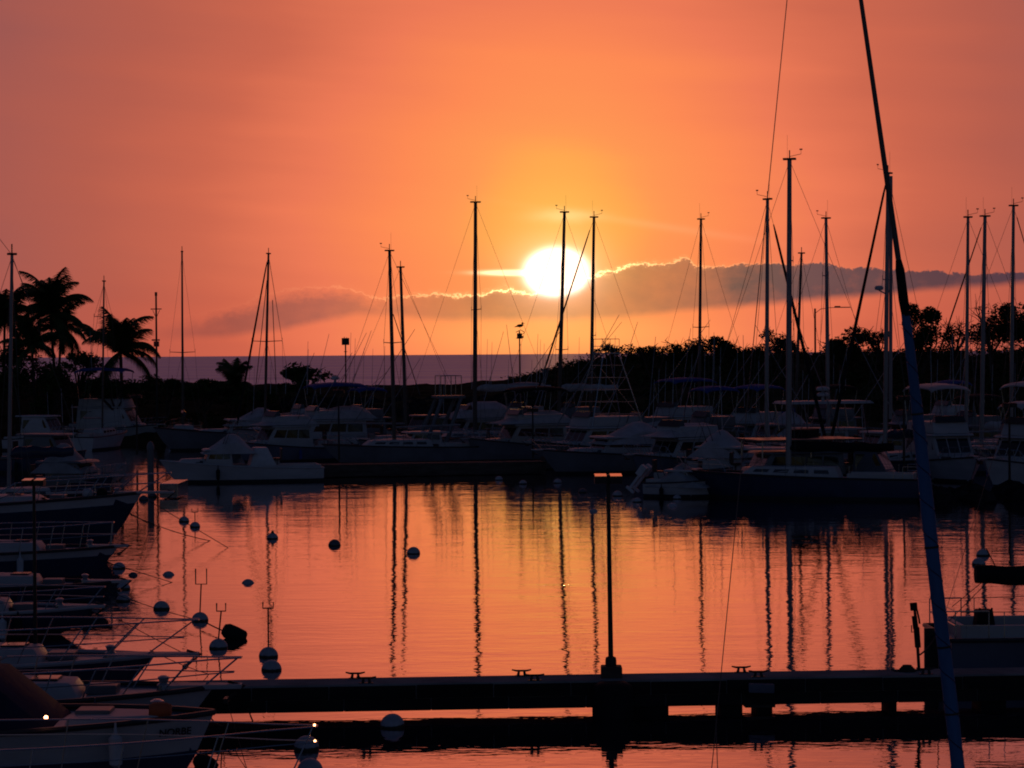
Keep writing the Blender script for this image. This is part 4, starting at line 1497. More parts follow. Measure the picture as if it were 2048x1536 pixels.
def cleat(px, off, label):
    q = dock_at(px, off)
    q.z = 0.67
    t = thing('dock_cleat', label, 'cleat', q, 0.02, 'cleats along the dock')
    b = MB()
    b.tube([(-0.19, 0, 0.125), (-0.10, 0, 0.105), (0.10, 0, 0.105), (0.19, 0, 0.125)], [0.014, 0.02, 0.02, 0.014], 8)
    b.build('horn_bar', 'iron', t, smooth=True)
    for sg in (-1, 1):
        b = MB()
        b.tube([(sg * 0.07, 0, 0.0), (sg * 0.048, 0, 0.11)], [0.034, 0.02], 8)
        b.build('stem', 'iron', t, smooth=True)
    b = MB()
    b.box(0, 0, 0.008, 0.26, 0.09, 0.014)
    b.build('base_plate', 'iron', t)


cleat(707, 0.78, 'iron cleat on the far dock edge, nearest the left boats')
cleat(1040, 0.78, 'iron cleat on the far dock edge, just left of the lamp post')
cleat(1480, 0.78, 'iron cleat on the far dock edge, right of the thin wire')
cleat(729, 0.12, 'low cleat on the near dock edge, left part of the dock')
cleat(1066, 0.12, 'low cleat on the near dock edge, left of the lamp post')
cleat(1514, 0.12, 'low cleat on the near dock edge, above the pale fender')
cleat(1850, 0.12, 'low cleat on the near dock edge, beside the right sailboat stern')


def lamp_post(label, px, Y, zfoot, ztop, s=1.0, base=True, group='dock lamp posts', two=True, pile=False, dx=0.0, lid='lamptop'):
    """dock lamp: tapered pole, flat twin box head with shallow sloping lids"""
    t = thing('lamp_post', label, 'lamp post', (XP(px, Y), Y, zfoot), 0.0, group)
    h = ztop - zfoot
    b = MB()
    b.tube([(0, 0, 0), (dx, 0, h - 0.12 * s)], 0.052 * s, 12, r1=0.038 * s)
    b.build('pole', 'iron', t, smooth=True)
    if base:
        b = MB()
        b.lathe([(0.11, 0), (0.11, 0.10), (0.10, 0.16), (0.055, 0.18)], 16)
        b.build('base_collar', 'iron', t, smooth=True)
    for sg in ((-1, 1) if two else (1,)):
        b = MB()
        b.hexa(dx + (0.03 if sg > 0 else -0.27) * s, dx + (0.27 if sg > 0 else -0.03) * s, dx + (0.03 if sg > 0 else -0.27) * s, dx + (0.27 if sg > 0 else -0.03) * s, 0.36 * s, 0.38 * s, h - 0.17 * s, h - 0.03 * s)
        o = b.build('lamp_head', 'iron', t, bevel=0.012)
        b = MB()
        xa, xb = dx + (0.035 if sg > 0 else -0.265) * s, dx + (0.265 if sg > 0 else -0.035) * s
        z0, z1, z2 = h - 0.03 * s, h - 0.018 * s, h + 0.012 * s
        b.add([(xa, -0.20 * s, z0), (xb, -0.20 * s, z0), (xb, 0.20 * s, z0), (xa, 0.20 * s, z0),
               (xa, -0.20 * s, z1), (xb, -0.20 * s, z1), (xb, 0.20 * s, z2), (xa, 0.20 * s, z2)],
              [(0, 3, 2, 1), (4, 5, 6, 7), (0, 1, 5, 4), (1, 2, 6, 5), (2, 3, 7, 6), (3, 0, 4, 7)])
        b.build('lid', lid, o)
    b = MB()
    b.box(dx, 0, h - 0.08 * s, 0.07 * s, 0.10 * s, 0.16 * s)
    b.build('head_bracket', 'iron', t)
    return t


q = dock_at(1220, 0.45)
pile = thing('piling', 'square capped dock piling with a round collar, under the foreground lamp post', 'piling', (q.x, q.y, 0))
b = MB()
b.box(0, 0, 0.74, 0.41, 0.40, 0.30)
b.build('cap', 'timber', pile, bevel=0.03)
b = MB()
b.lathe([(0.40, -0.8), (0.40, 0.50), (0.36, 0.60), (0.25, 0.655)], 24, (0, -0.55, 0))
b.build('round_collar', 'rubber', pile, smooth=True)
lamp_post('dark twin headed lamp post on the foreground dock, its lids glowing orange', 1219, q.y, 0.895, 4.63, 1.0, dx=-0.03)
lamp_post('dark twin headed lamp post among the boats at the left edge', 67, 47.2, 0.55, 4.50, 0.82)
for (px, yt, Y, lab) in ((1066, 820, 141, 'slim lamp post on the far dock, right of the peaked white tent'), (678, 783, 140, 'slim lamp post on the far dock, in front of the blue canopy boat'),
                         (274, 793, 150, 'slim lamp post with a dark box head beside the trawler'), (1808, 796, 114, 'lamp post left of the leaning blue jib at far right'),
                         (2019, 810, 113, 'lamp post beside the rightmost mast')):
    p = P(px, yt, Y)
    lamp_post(lab, px, Y, 0.6, p.z + 0.1, 1.25, two=True, base=False, lid='rubber')

# dock furniture at the right end
q = dock_at(1834, 0.7)
t = thing('dock_post', 'dark upright post with bracketed gear on the dock, left of the right sailboat', 'post', (q.x, q.y, 0.67))
b = MB()
b.tube([(0.02, 0, 0), (-0.02, 0, 0.72), (-0.07, 0, 1.30)], [0.032, 0.032, 0.026], 8)
b.build('pole', 'iron', t, smooth=True)
b = MB()
b.box(-0.02, -0.03, 0.66, 0.10, 0.12, 0.40, Matrix.Rotation(R(-4), 3, 'Y'))
b.box(-0.06, -0.03, 0.95, 0.09, 0.11, 0.26, Matrix.Rotation(R(-6), 3, 'Y'))
b.box(-0.085, -0.03, 1.27, 0.13, 0.10, 0.15, Matrix.Rotation(R(-5), 3, 'Y'))
b.tube([(-0.01, -0.03, 0.86), (-0.05, -0.03, 1.15)], 0.018, 5)
b.tube([(-0.04, -0.03, 0.78), (-0.13, -0.03, 0.76), (-0.13, -0.03, 0.90)], 0.012, 5)
b.tube([(0.03, -0.03, 0.93), (0.02, -0.03, 1.02), (-0.02, -0.03, 1.2)], 0.02, 5)
b.build('gear_bracket', 'rubber', t, bevel=0.0)
q = dock_at(1812, 0.55)
b = MB()
for k in range(4):
    rr = 0.17 - 0.03 * k
    b.tube([(rr * math.cos(a), rr * 0.8 * math.sin(a), 0.02 + 0.032 * k) for a in [2 * math.pi * j / 16 for j in range(17)]], 0.018, 6)
b.tube([(0.15, 0, 0.02), (0.3, 0.05, 0.03), (0.36, 0.0, 0.06)], 0.016, 6)
b.tube([(-0.15, 0, 0.02), (-0.25, -0.05, 0.02), (-0.31, 0.0, 0.05)], 0.016, 6)
o = b.build('coiled_rope', 'rope', None, smooth=True)
o.location = (q.x, q.y, 0.67)
tag(o, 'coil of dark rope on the dock beside the upright post', 'rope')

# side walkway on the left that the left lamp stands on
b = MB()
slab(b, (XP(-60, 47.0), 46.9, 0), (XP(95, 47.0), 46.9, 0), 0.8, 0.1, 0.55)
o = b.build('dock_walkway', 'concrete', None, bevel=0.02)
tag(o, 'narrow dock walkway under the left lamp post, hidden behind boats', 'dock')

# far docks
for (pa, Ya, pb_, Yb, lab) in ((640, 131.5, 1092, 134, 'dark floating dock across the middle, under the bows left of the sun'),
                               (1090, 139, 1500, 141, 'dark dock behind the long yacht, right of the middle')):
    b = MB()
    slab(b, (XP(pa, Ya), Ya, 0), (XP(pb_, Yb), Yb, 0), 1.8, 0.05, 0.72)
    o = b.build('dock', 'timber', None, bevel=0.03)
    tag(o, lab, 'dock')
b = MB()
slab(b, (XP(318, 113.0), 113.0, 0), (XP(355, 113.0), 113.0, 0), 3.6, 0.05, 0.75)
o = b.build('dock_end', mat('wet_dock_top', (0.5, 0.45, 0.42), 0.2, metal=0.8, var=0.2, spec=1.0), None, bevel=0.03)
tag(o, 'wet dock end shining orange between the big bow and the skiff', 'dock')
p = P(301, 882, 118)
b = MB()
b.lathe([(0.17, -1.0), (0.17, p.z - 0.45), (0.20, p.z - 0.44), (0.20, p.z - 0.36), (0.19, p.z - 0.25), (0.12, p.z - 0.08), (0.01, p.z)], 16)
o = b.build('mooring_pile', 'grey', None, smooth=True)
o.location = (XP(301, 118), 118, 0)
tag(o, 'white capped mooring pile beside the skiff bow', 'piling')

# rocks at the right end of the far shore
rr = random.Random(9)
for i in range(16):
    px = rr.uniform(1860, 2080)
    Y = rr.uniform(106, 112)
    b = MB()
    s = rr.uniform(0.4, 0.9)
    b.ball(s, (0, 0, 0), rr.uniform(0.5, 0.75), 9, 6)
    b.v = [(x * rr.uniform(0.75, 1.25), y * rr.uniform(0.75, 1.25), z * rr.uniform(0.75, 1.25)) for (x, y, z) in b.v]
    o = b.build('shore_rock', 'rock', None)
    o.location = (XP(px, Y), Y, 0.1)
    tag(o, 'dark rounded shore rock in the heap at the right edge waterline', 'rock', 'rocks at the right waterline')

# ------------------------------------------------------------------ buoys


def buoy(px, py, rpx, label, fork=None, sink=0.0, m='buoy', cap=False):
    p = H(px, py, 0)
    r = rpx / F * p.y
    b = MB()
    b.ball(r, (0, 0, 0), 1.0, 28, 18)
    o = b.build('mooring_buoy', m, None, smooth=2)
    o.location = (p.x, p.y, 0.0 - sink * r)
    o.rotation_euler = (R(random.uniform(-4, 4)), R(random.uniform(-4, 4)), random.uniform(0, 6))
    tag(o, label, 'buoy', 'mooring buoys in the harbour basin')
    if fork:
        # fork: (top py of the cross bar, arm height px, half width px, lean px)
        yb, arm, hw, lean = fork
        o.rotation_euler = (0, 0, 0)
        k = p.y / F
        zb = (py - yb) * k
        x = lean * k
        b = MB()
        b.tube([(0, 0, r * 0.9), (x, 0, zb)], 0.019, 6)
        b.tube([(x - hw * k, 0, zb + arm * k), (x - hw * k, 0, zb), (x + hw * k, 0, zb), (x + hw * k, 0, zb + arm * k)], 0.019, 6)
        b.build('pickup_fork', 'iron', o)
    if cap:
        b = MB()
        b.lathe([(r * 0.3, r * 0.9), (r * 0.3, r * 1.1), (r * 0.12, r * 1.3), (r * 0.4, r * 1.34), (r * 0.02, r * 1.4)], 10)
        b.build('mooring_eye', 'iron', o)
    return o


buoy(368, 1043, 10.5, 'round buoy at far left, left of the smallest forked buoy')
buoy(390, 1054, 10.5, 'smallest forked buoy, on the mooring lines at far left', fork=(1024, 7, 6, 0))
buoy(545, 1077, 11.5, 'round buoy with an eye on top, left of the darkest lone buoy', cap=True)
buoy(669, 1091, 12.5, 'darkest lone round buoy in mid basin', m='buoyd')
buoy(827, 1107, 13.5, 'round buoy beside the twin mast reflections')
buoy(337, 1150, 13.5, 'low oval buoy on the left, left of the other low oval one', sink=0.42)
buoy(496, 1166, 14.0, 'low oval buoy alone in the open water', sink=0.42)
buoy(323, 1218, 16.5, 'round buoy above the bow rails, left of two forked buoys')
buoy(400, 1241, 17, 'forked buoy with the tallest arms, chained to the black barrel', fork=(1168, 31, 11, 3))
buoy(437, 1296, 19, 'big forked buoy below the black barrel', fork=(1222, 16, 9, 6))
buoy(537, 1313, 19.5, 'forked buoy touching the round buoy at the dock edge', fork=(1216, 12, 10.5, 0))
buoy(543, 1340, 20.5, 'round buoy half behind the far edge of the dock')
buoy(785, 1454, 24.5, 'striped round buoy in front of the dock face', sink=-0.1)
buoy(613, 1499, 25.5, 'large buoy under the bow rail tips at the bottom', sink=-0.1)
buoy(620, 1542, 26, 'buoy cut by the bottom edge below the rail tips')
buoy(1966, 1111, 13.5, 'upper one of the two touching buoys at right', m='buoy')
buoy(1957, 1129, 13.5, 'lower one of the two touching buoys at right')
buoy(238, 1137, 13, 'topmost round buoy against the left dark bows')
buoy(266, 1151, 10, 'small dark buoy sticking out right of the left bows', m='buoyd', sink=0.3)
buoy(247, 1178, 14, 'middle round buoy against the left dark bows')
buoy(247, 1202, 14.5, 'lowest of the three buoys stacked by the left bows')
buoy(287, 1000, 9.5, 'dark buoy under the big flared bow, left of the white capped pile', m='buoyd')
buoy(305, 994, 9, 'dark buoy under the big bow tip, right of the white capped pile', m='buoyd')
buoy(998, 960, 8, 'dim buoy close under the middle floating dock, leftmost there')
buoy(1046, 968, 8, 'dim buoy under the middle floating dock, left of the round white one')
buoy(1115, 966, 8.5, 'pale round buoy under the yacht bow')
buoy(1165, 985, 8.5, 'dim buoy left of the lamp post head', m='buoyd')
buoy(1187, 1023, 10, 'pale oval buoy left of the lamp pole below the dark reflections', sink=0.4)
buoy(1235, 992, 10.5, 'pale buoy just right of the lamp pole')
buoy(1274, 1004, 9, 'dim buoy left of the tarp covered boat')
buoy(1354, 998, 8.5, 'pale buoy at the waterline of the tarp covered boat')
buoy(1345, 1012, 11, 'low pale buoy in front of the tarp covered boat', sink=0.4)
# barrel float
p = H(467, 1276, 0)
b = MB()
b.lathe([(0.02, -0.30), (0.15, -0.29), (0.19, -0.24), (0.20, 0.0), (0.19, 0.20), (0.13, 0.30), (0.02, 0.32)], 20)
o = b.build('barrel_float', 'rubber', None, smooth=True)
o.location = (p.x + 0.02, p.y, 0.10)
o.rotation_euler = (R(15), R(-62), 0)
tag(o, 'black barrel float tilted in the water beside the forked buoys', 'float')
b = MB()
b.lathe([(0.02, -0.22), (0.12, -0.2), (0.16, -0.1), (0.16, 0.1), (0.10, 0.22), (0.02, 0.24)], 16)
o = b.build('barrel_float', 'rubber', None, smooth=True)
p = H(412, 1532, 0)
o.location = (p.x, p.y, 0.02)
o.rotation_euler = (R(20), R(-55), 0.3)
tag(o, 'small dark float tilted at the bottom edge below the lettered boat', 'float')


def line(label, a, c, sag=0.12, r=0.011, n=10, group='mooring lines'):
    b = MB()
    pts = []
    for i in range(n + 1):
        t = i / n
        p = Vector(a).lerp(Vector(c), t)
        p.z -= sag * 4 * t * (1 - t)
        pts.append(p)
    b.tube(pts, r, 5)
    o = b.build('mooring_line', 'rope', None)
    tag(o, label, 'rope', group)


def bowpt(bt, dx=0.0, dz=0.0):
    rz = bt.root.rotation_euler.z
    return Vector((bt.root.location.x + (bt.x1 + dx) * math.cos(rz), bt.root.location.y + (bt.x1 + dx) * math.sin(rz), bt.fb + dz))


line('mooring line from the big bow dipping into the water at the longest point', P(300, 1003, 81.9), H(460, 1098, -0.05), 0.0, r=0.014)
line('mooring line from the big bow to the water just left of the longest one', P(262, 1030, 82.0), H(427, 1083, -0.05), 0.10, r=0.016)
line('second line from the big bow ending nearer the hull', P(261, 1027, 81.8), H(323, 1058, -0.05), 0.03, r=0.014)
line('short line from the big bow ending left of its neighbours', P(260, 1028, 81.6), H(305, 1046, -0.05), 0.03, r=0.014)
line('line from the second left boat to the water below the low oval buoy', P(200, 1120, 71), H(354, 1168, -0.05), 0.0, r=0.012)
line('line from the third left boat past the round buoy to the forked buoy', P(210, 1180, 64.3), H(400, 1241, 0.2), 0.05, r=0.011)
line('chain between the tallest forked buoy and the black barrel', H(403, 1240, 0.15), H(458, 1266, 0.14), 0.02, r=0.018)
line('line from the rail boat bow down to the water near the forked buoys', P(240, 1240, 57), H(396, 1320, -0.05), 0.02, r=0.010)
line('line from the dark hulled boat to the water right of its pulpit', P(300, 1300, 46.6), H(424, 1350, -0.05), 0.04, r=0.009)
line('dock line from the white boat pulpit to the left dock end', bowpt(n6, 0.3, 0.1), dock_at(440, 0.4) + Vector((0, 0, 0.69)), 0.08, r=0.010)
line('sagging dock line from the lettered bow under the dock', bowpt(n7, -0.05, -0.1), H(449, 1450, -0.05), 0.05, r=0.012)
line('dock line hanging from the dock end into the water', dock_at(492, -0.06) + Vector((0, 0, 0.25)), H(508, 1446, -0.05), 0.03, r=0.016)
line('thin dock line from the lettered bow down to the bottom edge', P(455, 1405, 43.9), H(500, 1560, -0.05), 0.0, r=0.007)
line('stern line from the right sailboat to the dock post', Vector((sr.root.location.x - 5.6, sr.root.location.y, 0.9)), dock_at(1838, 0.7) + Vector((0, 0, 0.98)), 0.05, r=0.018)

# ------------------------------------------------------------------ poles and lights on the shore
def shore_z(px, Y):
    return land_h(XP(px, Y), Y)


p = P(691, 683, 192)
t = thing('shore_beacon', 'square panel beacon on a slim pole against the sea, left of the twin masts', 'beacon', (p.x, p.y, 0))
b = MB()
b.tube([(0, 0, shore_z(691, 192) - 0.3), (0, 0, p.z)], 0.06, 8)
b.build('pole', 'iron', t)
b = MB()
b.box(0, 0, p.z, 0.62, 0.30, 0.58)
b.tube([(-0.1, 0, p.z + 0.29), (-0.1, 0, p.z + 0.40)], 0.03, 5)
b.tube([(0.1, 0, p.z + 0.29), (0.1, 0, p.z + 0.36)], 0.03, 5)
b.build('panel', 'iron', t, bevel=0.02)
b = MB()
b.box(0, 0, p.z - 0.85, 0.28, 0.14, 0.05)
b.build('crossbar', 'iron', t)
p = P(1039, 672, 186)
t = thing('shore_beacon', 'beacon pole topped by a lantern box and a perched bird, under the sun', 'beacon', (p.x, p.y, 0))
b = MB()
b.tube([(0, 0, 2.0), (0, 0, p.z + 0.4)], 0.055, 8)
b.build('pole', 'iron', t)
b = MB()
b.box(0, 0, p.z, 0.42, 0.3, 0.44)
b.box(0.16, 0, p.z - 0.08, 0.34, 0.2, 0.16)
b.tube([(-0.3, 0, p.z - 0.2), (0.4, 0, p.z + 0.25)], 0.02, 4)
b.tube([(-0.3, 0, p.z + 0.3), (0.1, 0, p.z + 0.5), (0.4, 0, p.z + 0.3)], 0.03, 4)
b.build('lantern_box', 'iron', t)
p = P(1040, 652, 186)
b = MB()
b.ball(0.16, (0, 0, 0), 0.8, 12, 8)
b.v = [(x * 1.7, y, z + 0.25 * max(0, x)) for (x, y, z) in b.v]
b.ball(0.085, (0.20, 0, 0.20), 1.0, 10, 6)
b.tube([(0.26, 0, 0.21), (0.42, 0, 0.17)], [0.03, 0.006], 5)
b.tube([(-0.18, 0, -0.03), (-0.46, 0, -0.10)], [0.07, 0.02], 5)
b.tube([(0, 0.04, -0.1), (0, 0.04, -0.24)], 0.012, 4)
b.tube([(0, -0.04, -0.1), (0, -0.04, -0.24)], 0.012, 4)
o = b.build('sea_bird', 'black', None, smooth=True)
o.location = (p.x, p.y, p.z + 0.02)
tag(o, 'dark sea bird perched on the lantern box under the sun', 'bird')
p = P(1630, 617, 205)
zg = shore_z(1630, 205)
t = thing('street_light', 'street light on a thick pole with a long arm, over the right trees', 'street light', (p.x, p.y, 0))
b = MB()
b.tube([(0, 0, zg - 0.5), (0, 0, p.z)], 0.085, 8)
b.build('pole', 'timber', t)
b = MB()
b.tube([(0.05, 0, p.z - 0.4), (0.5, 0, p.z - 0.05), (1.2, 0, p.z + 0.06), (1.75, 0, p.z + 0.08)], 0.03, 6)
b.build('arm', 'iron', t)
b = MB()
b.hexa(1.7, 3.15, 1.75, 3.1, 0.34, 0.26, p.z + 0.05, p.z + 0.13)
b.box(2.0, 0, p.z + 0.16, 0.5, 0.24, 0.10)
b.build('lamp_head', 'iron', t)
p = P(312, 588, 182)
t = thing('navigation_mast', 'dark signal mast with a crossbar and lanterns right of the low palm', 'mast', (p.x, p.y, 0))
b = MB()
b.tube([(0, 0, 2), (0, 0, p.z)], 0.09, 8, r1=0.07)
b.build('pole', 'iron', t)
b = MB()
k = 182 / F
b.tube([(-11 * k, 0, p.z - 30 * k), (11 * k, 0, p.z - 30 * k)], 0.04, 5)
b.tube([(-7 * k, 0, p.z - 32 * k), (0, 0, p.z - 48 * k)], 0.025, 4)
b.tube([(7 * k, 0, p.z - 32 * k), (0, 0, p.z - 48 * k)], 0.025, 4)
b.box(0, 0, p.z, 0.18, 0.18, 0.3)
b.build('crossbar', 'iron', t)
b = MB()
b.box(0, 0, p.z - 100 * k, 0.40, 0.3, 0.42)
b.box(-0.05, 0, p.z - 92 * k, 0.62, 0.2, 0.12)
b.build('lantern', 'red', t)

# ------------------------------------------------------------------ vegetation
def leaves(b, rn, c, rad, n, size, flat=1.0):
    """many small leaf sprays spread through an uneven volume"""
    lumps = [(Vector((rn.gauss(0, 0.45) * rad[0], rn.gauss(0, 0.45) * rad[1], rn.gauss(0, 0.38) * rad[2])), rn.uniform(0.28, 0.55)) for _ in range(9)]
    for _ in range(n):
        lc, lr = rn.choice(lumps)
        d = Vector((rn.gauss(0, 1), rn.gauss(0, 1), rn.gauss(0, 1)))
        d.normalize()
        d *= lr * rn.random() ** 0.45
        p = Vector(c) + lc + Vector((d.x * rad[0], d.y * rad[1], d.z * rad[2] * flat))
        s = size * rn.uniform(0.5, 1.3)
        a = Vector((rn.gauss(0, 1), rn.gauss(0, 1), rn.gauss(0, 0.6))).normalized() * s
        q = Vector((rn.gauss(0, 1), rn.gauss(0, 1), rn.gauss(0, 0.6))).normalized() * s * 0.55
        b.add([p - a, p + q, p + a, p - q], [(0, 1, 2, 3)])


def tree(label, px, ytop, wpx, Y, hpx=None, n=2600, size=0.16, bare=0.3, m='leaf', name='kiawe_tree', seed=0, cat='tree', trunkpx=None, sink=0.4):
    rn = random.Random(seed * 97 + int(px))
    zt = P(px, ytop, Y).z
    g = shore_z(px, Y)
    k = Y / F
    W = wpx * k
    Hh = max(1.0, zt - g)
    ch = min((hpx * k) if hpx else Hh * 0.7, Hh)
    t = thing(name, label, cat, (XP(px, Y), Y, g - sink), 0)
    zc = zt - g + sink - ch / 2
    b = MB()
    fork = Vector((rn.uniform(-0.1, 0.1) * W, 0, Hh * 0.35 + sink))
    r0 = 0.10 + 0.02 * Hh
    b.tube([(0, 0, -0.3), (fork.x * 0.5 + 0.06 * W * rn.uniform(-1, 1), 0, fork.z * 0.5), fork], [r0, r0 * 0.85, r0 * 0.7], 7)
    b.build('trunk', 'bark', t, smooth=True)
    b = MB()
    for i in range(9):
        a = rn.uniform(0, 2 * math.pi)
        e = Vector((math.cos(a) * W * 0.42 * rn.uniform(0.5, 1), math.sin(a) * W * 0.3, zc + ch * rn.uniform(-0.2, 0.42)))
        mid = fork.lerp(e, 0.5) + Vector((rn.uniform(-.1, .1) * W, 0, rn.uniform(0, 0.12) * ch))
        b.tube([fork, mid, e], [r0 * 0.5, r0 * 0.3, r0 * 0.10], 5)
        # twigs that poke out of the crown
        for j in range(int(8 * bare) + 1):
            s0 = mid.lerp(e, rn.uniform(0.3, 1.0))
            d = Vector((rn.gauss(0, 1), rn.gauss(0, 0.6), abs(rn.gauss(0.7, 0.6))))
            d.normalize()
            l = rn.uniform(0.25, 0.6) * ch * 0.7
            kink = s0 + d * l * 0.5 + Vector((rn.uniform(-.15, .15), 0, rn.uniform(-.05, .15)))
            b.tube([s0, kink, kink + (d + Vector((rn.uniform(-.5, .5), 0, rn.uniform(-.2, .4)))).normalized() * l * 0.5], [0.035, 0.025, 0.012], 4)
    b.build('branch', 'bark', t)
    b = MB()
    leaves(b, rn, (0, 0, zc), (W / 2 * 1.12, W / 2 * 0.8, ch / 2 * 1.05), n, size)
    b.build('crown', m, t)
    return t


HP = 1.0
TR = [('wispy tree at the seaward tip of the right hill, just right of the sun', 1225, 684, 62, 205, 30, 380, 0.7),
      ('bare twigged low tree second along the right hill crest', 1290, 688, 70, 208, 28, 400, 0.9),
      ('rounded tree on the hill crest left of the dark lone mast', 1362, 676, 92, 212, 44, 2200, 0.3),
      ('flat topped tree on the hill crest right of the dark lone mast', 1438, 674, 96, 212, 46, 2400, 0.3),
      ('low tree on the crest left of the furled jib mast', 1502, 690, 66, 210, 36, 1500, 0.5),
      ('feathery tree behind the tallest mast', 1560, 668, 64, 214, 46, 1300, 0.7),
      ('mushroom shaped tree under the street light', 1690, 657, 112, 200, 52, 3000, 0.35),
      ('thin twiggy tree left of the thick double mast', 1756, 656, 66, 206, 40, 500, 1.0),
      ('tall rounded tree behind the leaning blue jib', 1848, 628, 96, 200, 66, 3200, 0.35),
      ('nearly bare tree between the leaning jib and the right masts', 1912, 640, 70, 204, 60, 350, 1.4),
      ('tallest dense tree behind the three right masts', 1992, 602, 122, 198, 84, 4200, 0.4),
      ('dense tree cut by the right edge of the photo', 2056, 618, 96, 202, 80, 3000, 0.4)]
for i, (lab, px, yt, w, Y, hp_, n, bare) in enumerate(TR):
    tree(lab, px, yt, w, Y, hp_ * (1.0 if bare > 0.6 else 1.3), int(n * 1.3), 0.17, bare, seed=i)

tree('round leafed shrub tree standing alone against the sea', 603, 730, 92, 190, 42, 900, 0.26, 0.4, m='leaf2', name='shrub_tree', seed=40)
tree('spiky leaved bush between the two palms at left', 165, 698, 62, 190, 50, 900, 0.22, 0.4, m='leaf2', name='shrub_tree', seed=41)
tree('dense dark tree under the tall palms at far left', 40, 690, 130, 192, 95, 2600, 0.2, 0.4, m='leaf2', name='shade_tree', seed=42)
tree('low dark tree right of the low palm, above the shore scrub', 330, 752, 80, 190, 40, 1500, 0.16, 0.3, m='leaf2', name='shrub_tree', seed=43)


def palm(label, px, yc, Y, fr=75, base=None, nf=20, seed=0, lean=0.0, tr=0.13, two=None):
    rn = random.Random(seed)
    k = Y / F
    zc = P(px, yc, Y).z
    g = shore_z(px, Y)
    X = XP(px, Y)
    t = thing('palm_tree', label, 'palm tree', (X, Y, g - 0.4))
    Hc = zc - g + 0.4
    b = MB()
    b.tube([(lean, 0, 0), (lean * 0.6, 0, Hc * 0.35), (lean * 0.2, 0, Hc * 0.7), (0, 0, Hc)], [tr * 1.4, tr, tr * 0.85, tr * 0.8], 8)
    b.build('trunk', 'bark', t, smooth=True)
    Lf = fr * k * 1.42
    for i in range(nf):
        a = 2 * math.pi * i / nf * 1.0 + rn.uniform(-0.2, 0.2)
        el = rn.choice((75, 60, 45, 30, 12, -5, -25)) + rn.uniform(-8, 8)
        if i % 7 == 0:
            el = 82
        d = Vector((math.cos(a), math.sin(a) * 0.9, 0))
        L_ = Lf * rn.uniform(0.85, 1.1)
        pts = []
        p = Vector((0, 0, Hc))
        e = R(el)
        ns = 12
        droop = rn.uniform(1.1, 1.9)
        for j in range(ns + 1):
            pts.append(p.copy())
            ee = e - droop * (j / ns) ** 1.5
            p = p + (d * math.cos(ee) + Vector((0, 0, math.sin(ee)))) * (L_ / ns)
        b = MB()
        b.tube(pts, [0.035 * (1 - 0.8 * j / ns) for j in range(ns + 1)], 4)
        for j in range(1, ns * 6):
            u = j / (ns * 6)
            f = u * ns
            i0 = min(ns - 1, int(f))
            c = pts[i0].lerp(pts[i0 + 1], f - i0)
            tan = (pts[i0 + 1] - pts[i0]).normalized()
            side = tan.cross(Vector((0, 0, 1)))
            if side.length < 0.1:
                side = Vector((-d.y, d.x, 0))
            side.normalize()
            ll = Lf * 0.36 * math.sin(math.pi * min(1, u * 0.86 + 0.12)) ** 0.7 * rn.uniform(0.8, 1.1)
            for sg in (-1, 1):
                dr = (side * sg * 0.75 + tan * 0.55 + Vector((0, 0, -0.45 - 0.3 * rn.random()))).normalized()
                e2 = c + dr * ll
                wv = tan * 0.05
                b.add([c - wv, c + wv, e2], [(0, 1, 2)])
        b.build('frond', 'palm', t)
    return t


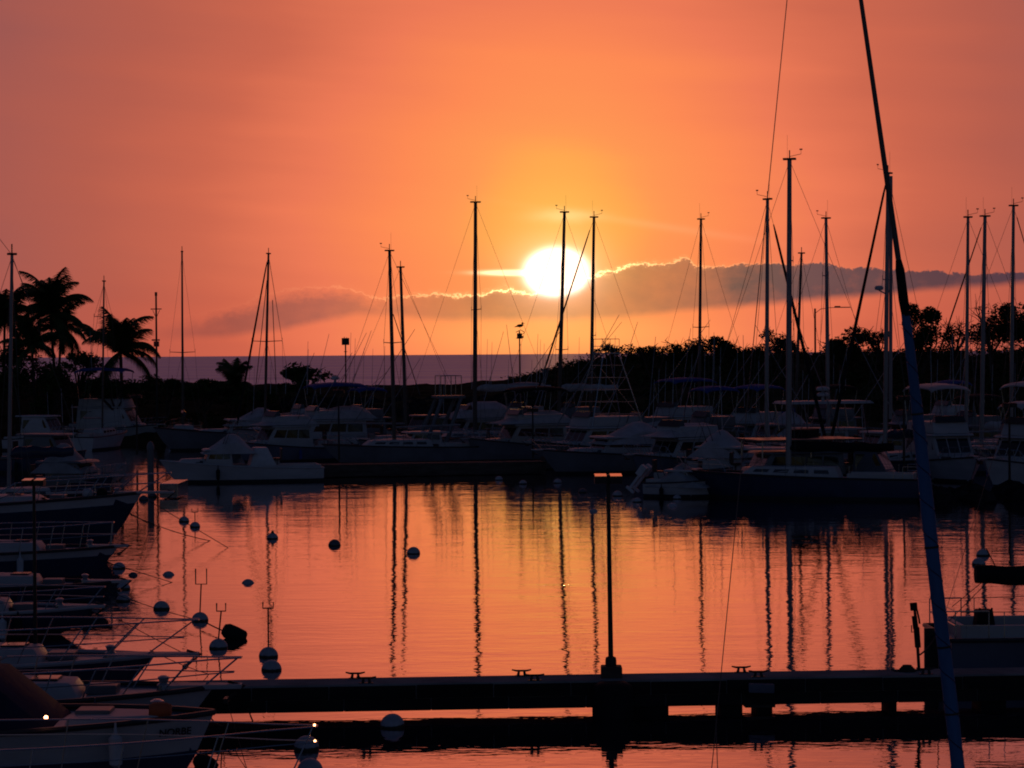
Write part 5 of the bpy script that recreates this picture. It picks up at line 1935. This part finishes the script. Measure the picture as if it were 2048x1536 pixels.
palm('tall coconut palm in the left group, its crown the highest', 104, 622, 196, 74, seed=2, nf=24, lean=0.5)
palm('coconut palm cut by the left edge behind the thick mast', 12, 638, 194, 66, seed=5, nf=22, lean=-0.3)
palm('shorter palm tucked under the tallest left palm', 66, 690, 190, 52, seed=8, nf=20, lean=0.3)
palm('low spreading palm standing alone left of the open sea', 243, 702, 188, 74, seed=13, nf=21, lean=0.2, tr=0.16)
palm('small fan shaped palm behind the raked ketch mast', 472, 768, 192, 44, seed=21, nf=16)
palm('slim palm half hidden behind the tallest left palm', 124, 655, 200, 56, seed=30, nf=16, lean=-0.4)

for i, (lab, px, yt, w, hp_) in enumerate((('black shrub mass at the far left edge under the cut palm', -10, 715, 120, 110), ('dark shrub below the tallest palm trunks', 108, 728, 100, 90),
                                        ('dark shrub under the low spreading palm', 225, 742, 110, 70), ('low dark shrub left of the fan palm', 410, 762, 110, 40),
                                        ('low shrub between the fan palm and the shrub tree', 530, 768, 110, 40))):
    tree(lab, px, yt, w, 184 + i, hp_, 2400, 0.2, 0.3, m='leaf2', name='shore_shrub', seed=60 + i)

# scrub covering hill and breakwater: one far mass
rn = random.Random(77)
b = MB()
for _ in range(800):
    px = rn.uniform(1035, 2200) if rn.random() < 0.72 else rn.uniform(-120, 640)
    Y = rn.uniform(188, 240)
    x = XP(px, Y)
    g = land_h(x, Y)
    k = 1.0 if px > 1250 else (0.5 + 0.5 * max(0, (px - 1035) / 215) if px > 1000 else 0.55)
    h = rn.uniform(0.4, 1.35) * k
    if 500 < px < 1000:
        h *= 0.4
    leaves(b, rn, (x, Y, g + h * 0.45), (rn.uniform(0.8, 2.2), 1.0, h * 0.8), int(110 * (0.5 + k)), 0.16)
setting(b.build('hill_scrub', 'leaf', None), 'stuff')
# boulders of the low breakwater
b = MB()
for _ in range(420):
    px = rn.uniform(560, 1130)
    Y = rn.uniform(186, 200)
    x = XP(px, Y)
    g = land_h(x, Y)
    s = rn.uniform(0.25, 0.7)
    mb = MB()
    mb.ball(s, (0, 0, 0), rn.uniform(0.5, 0.8), 7, 5)
    b.add([(p[0] * rn.uniform(.75, 1.25) + x, p[1] * rn.uniform(.75, 1.25) + Y, p[2] * rn.uniform(.75, 1.25) + g) for p in mb.v], mb.f)
setting(b.build('breakwater_rocks', 'rock', None), 'stuff')
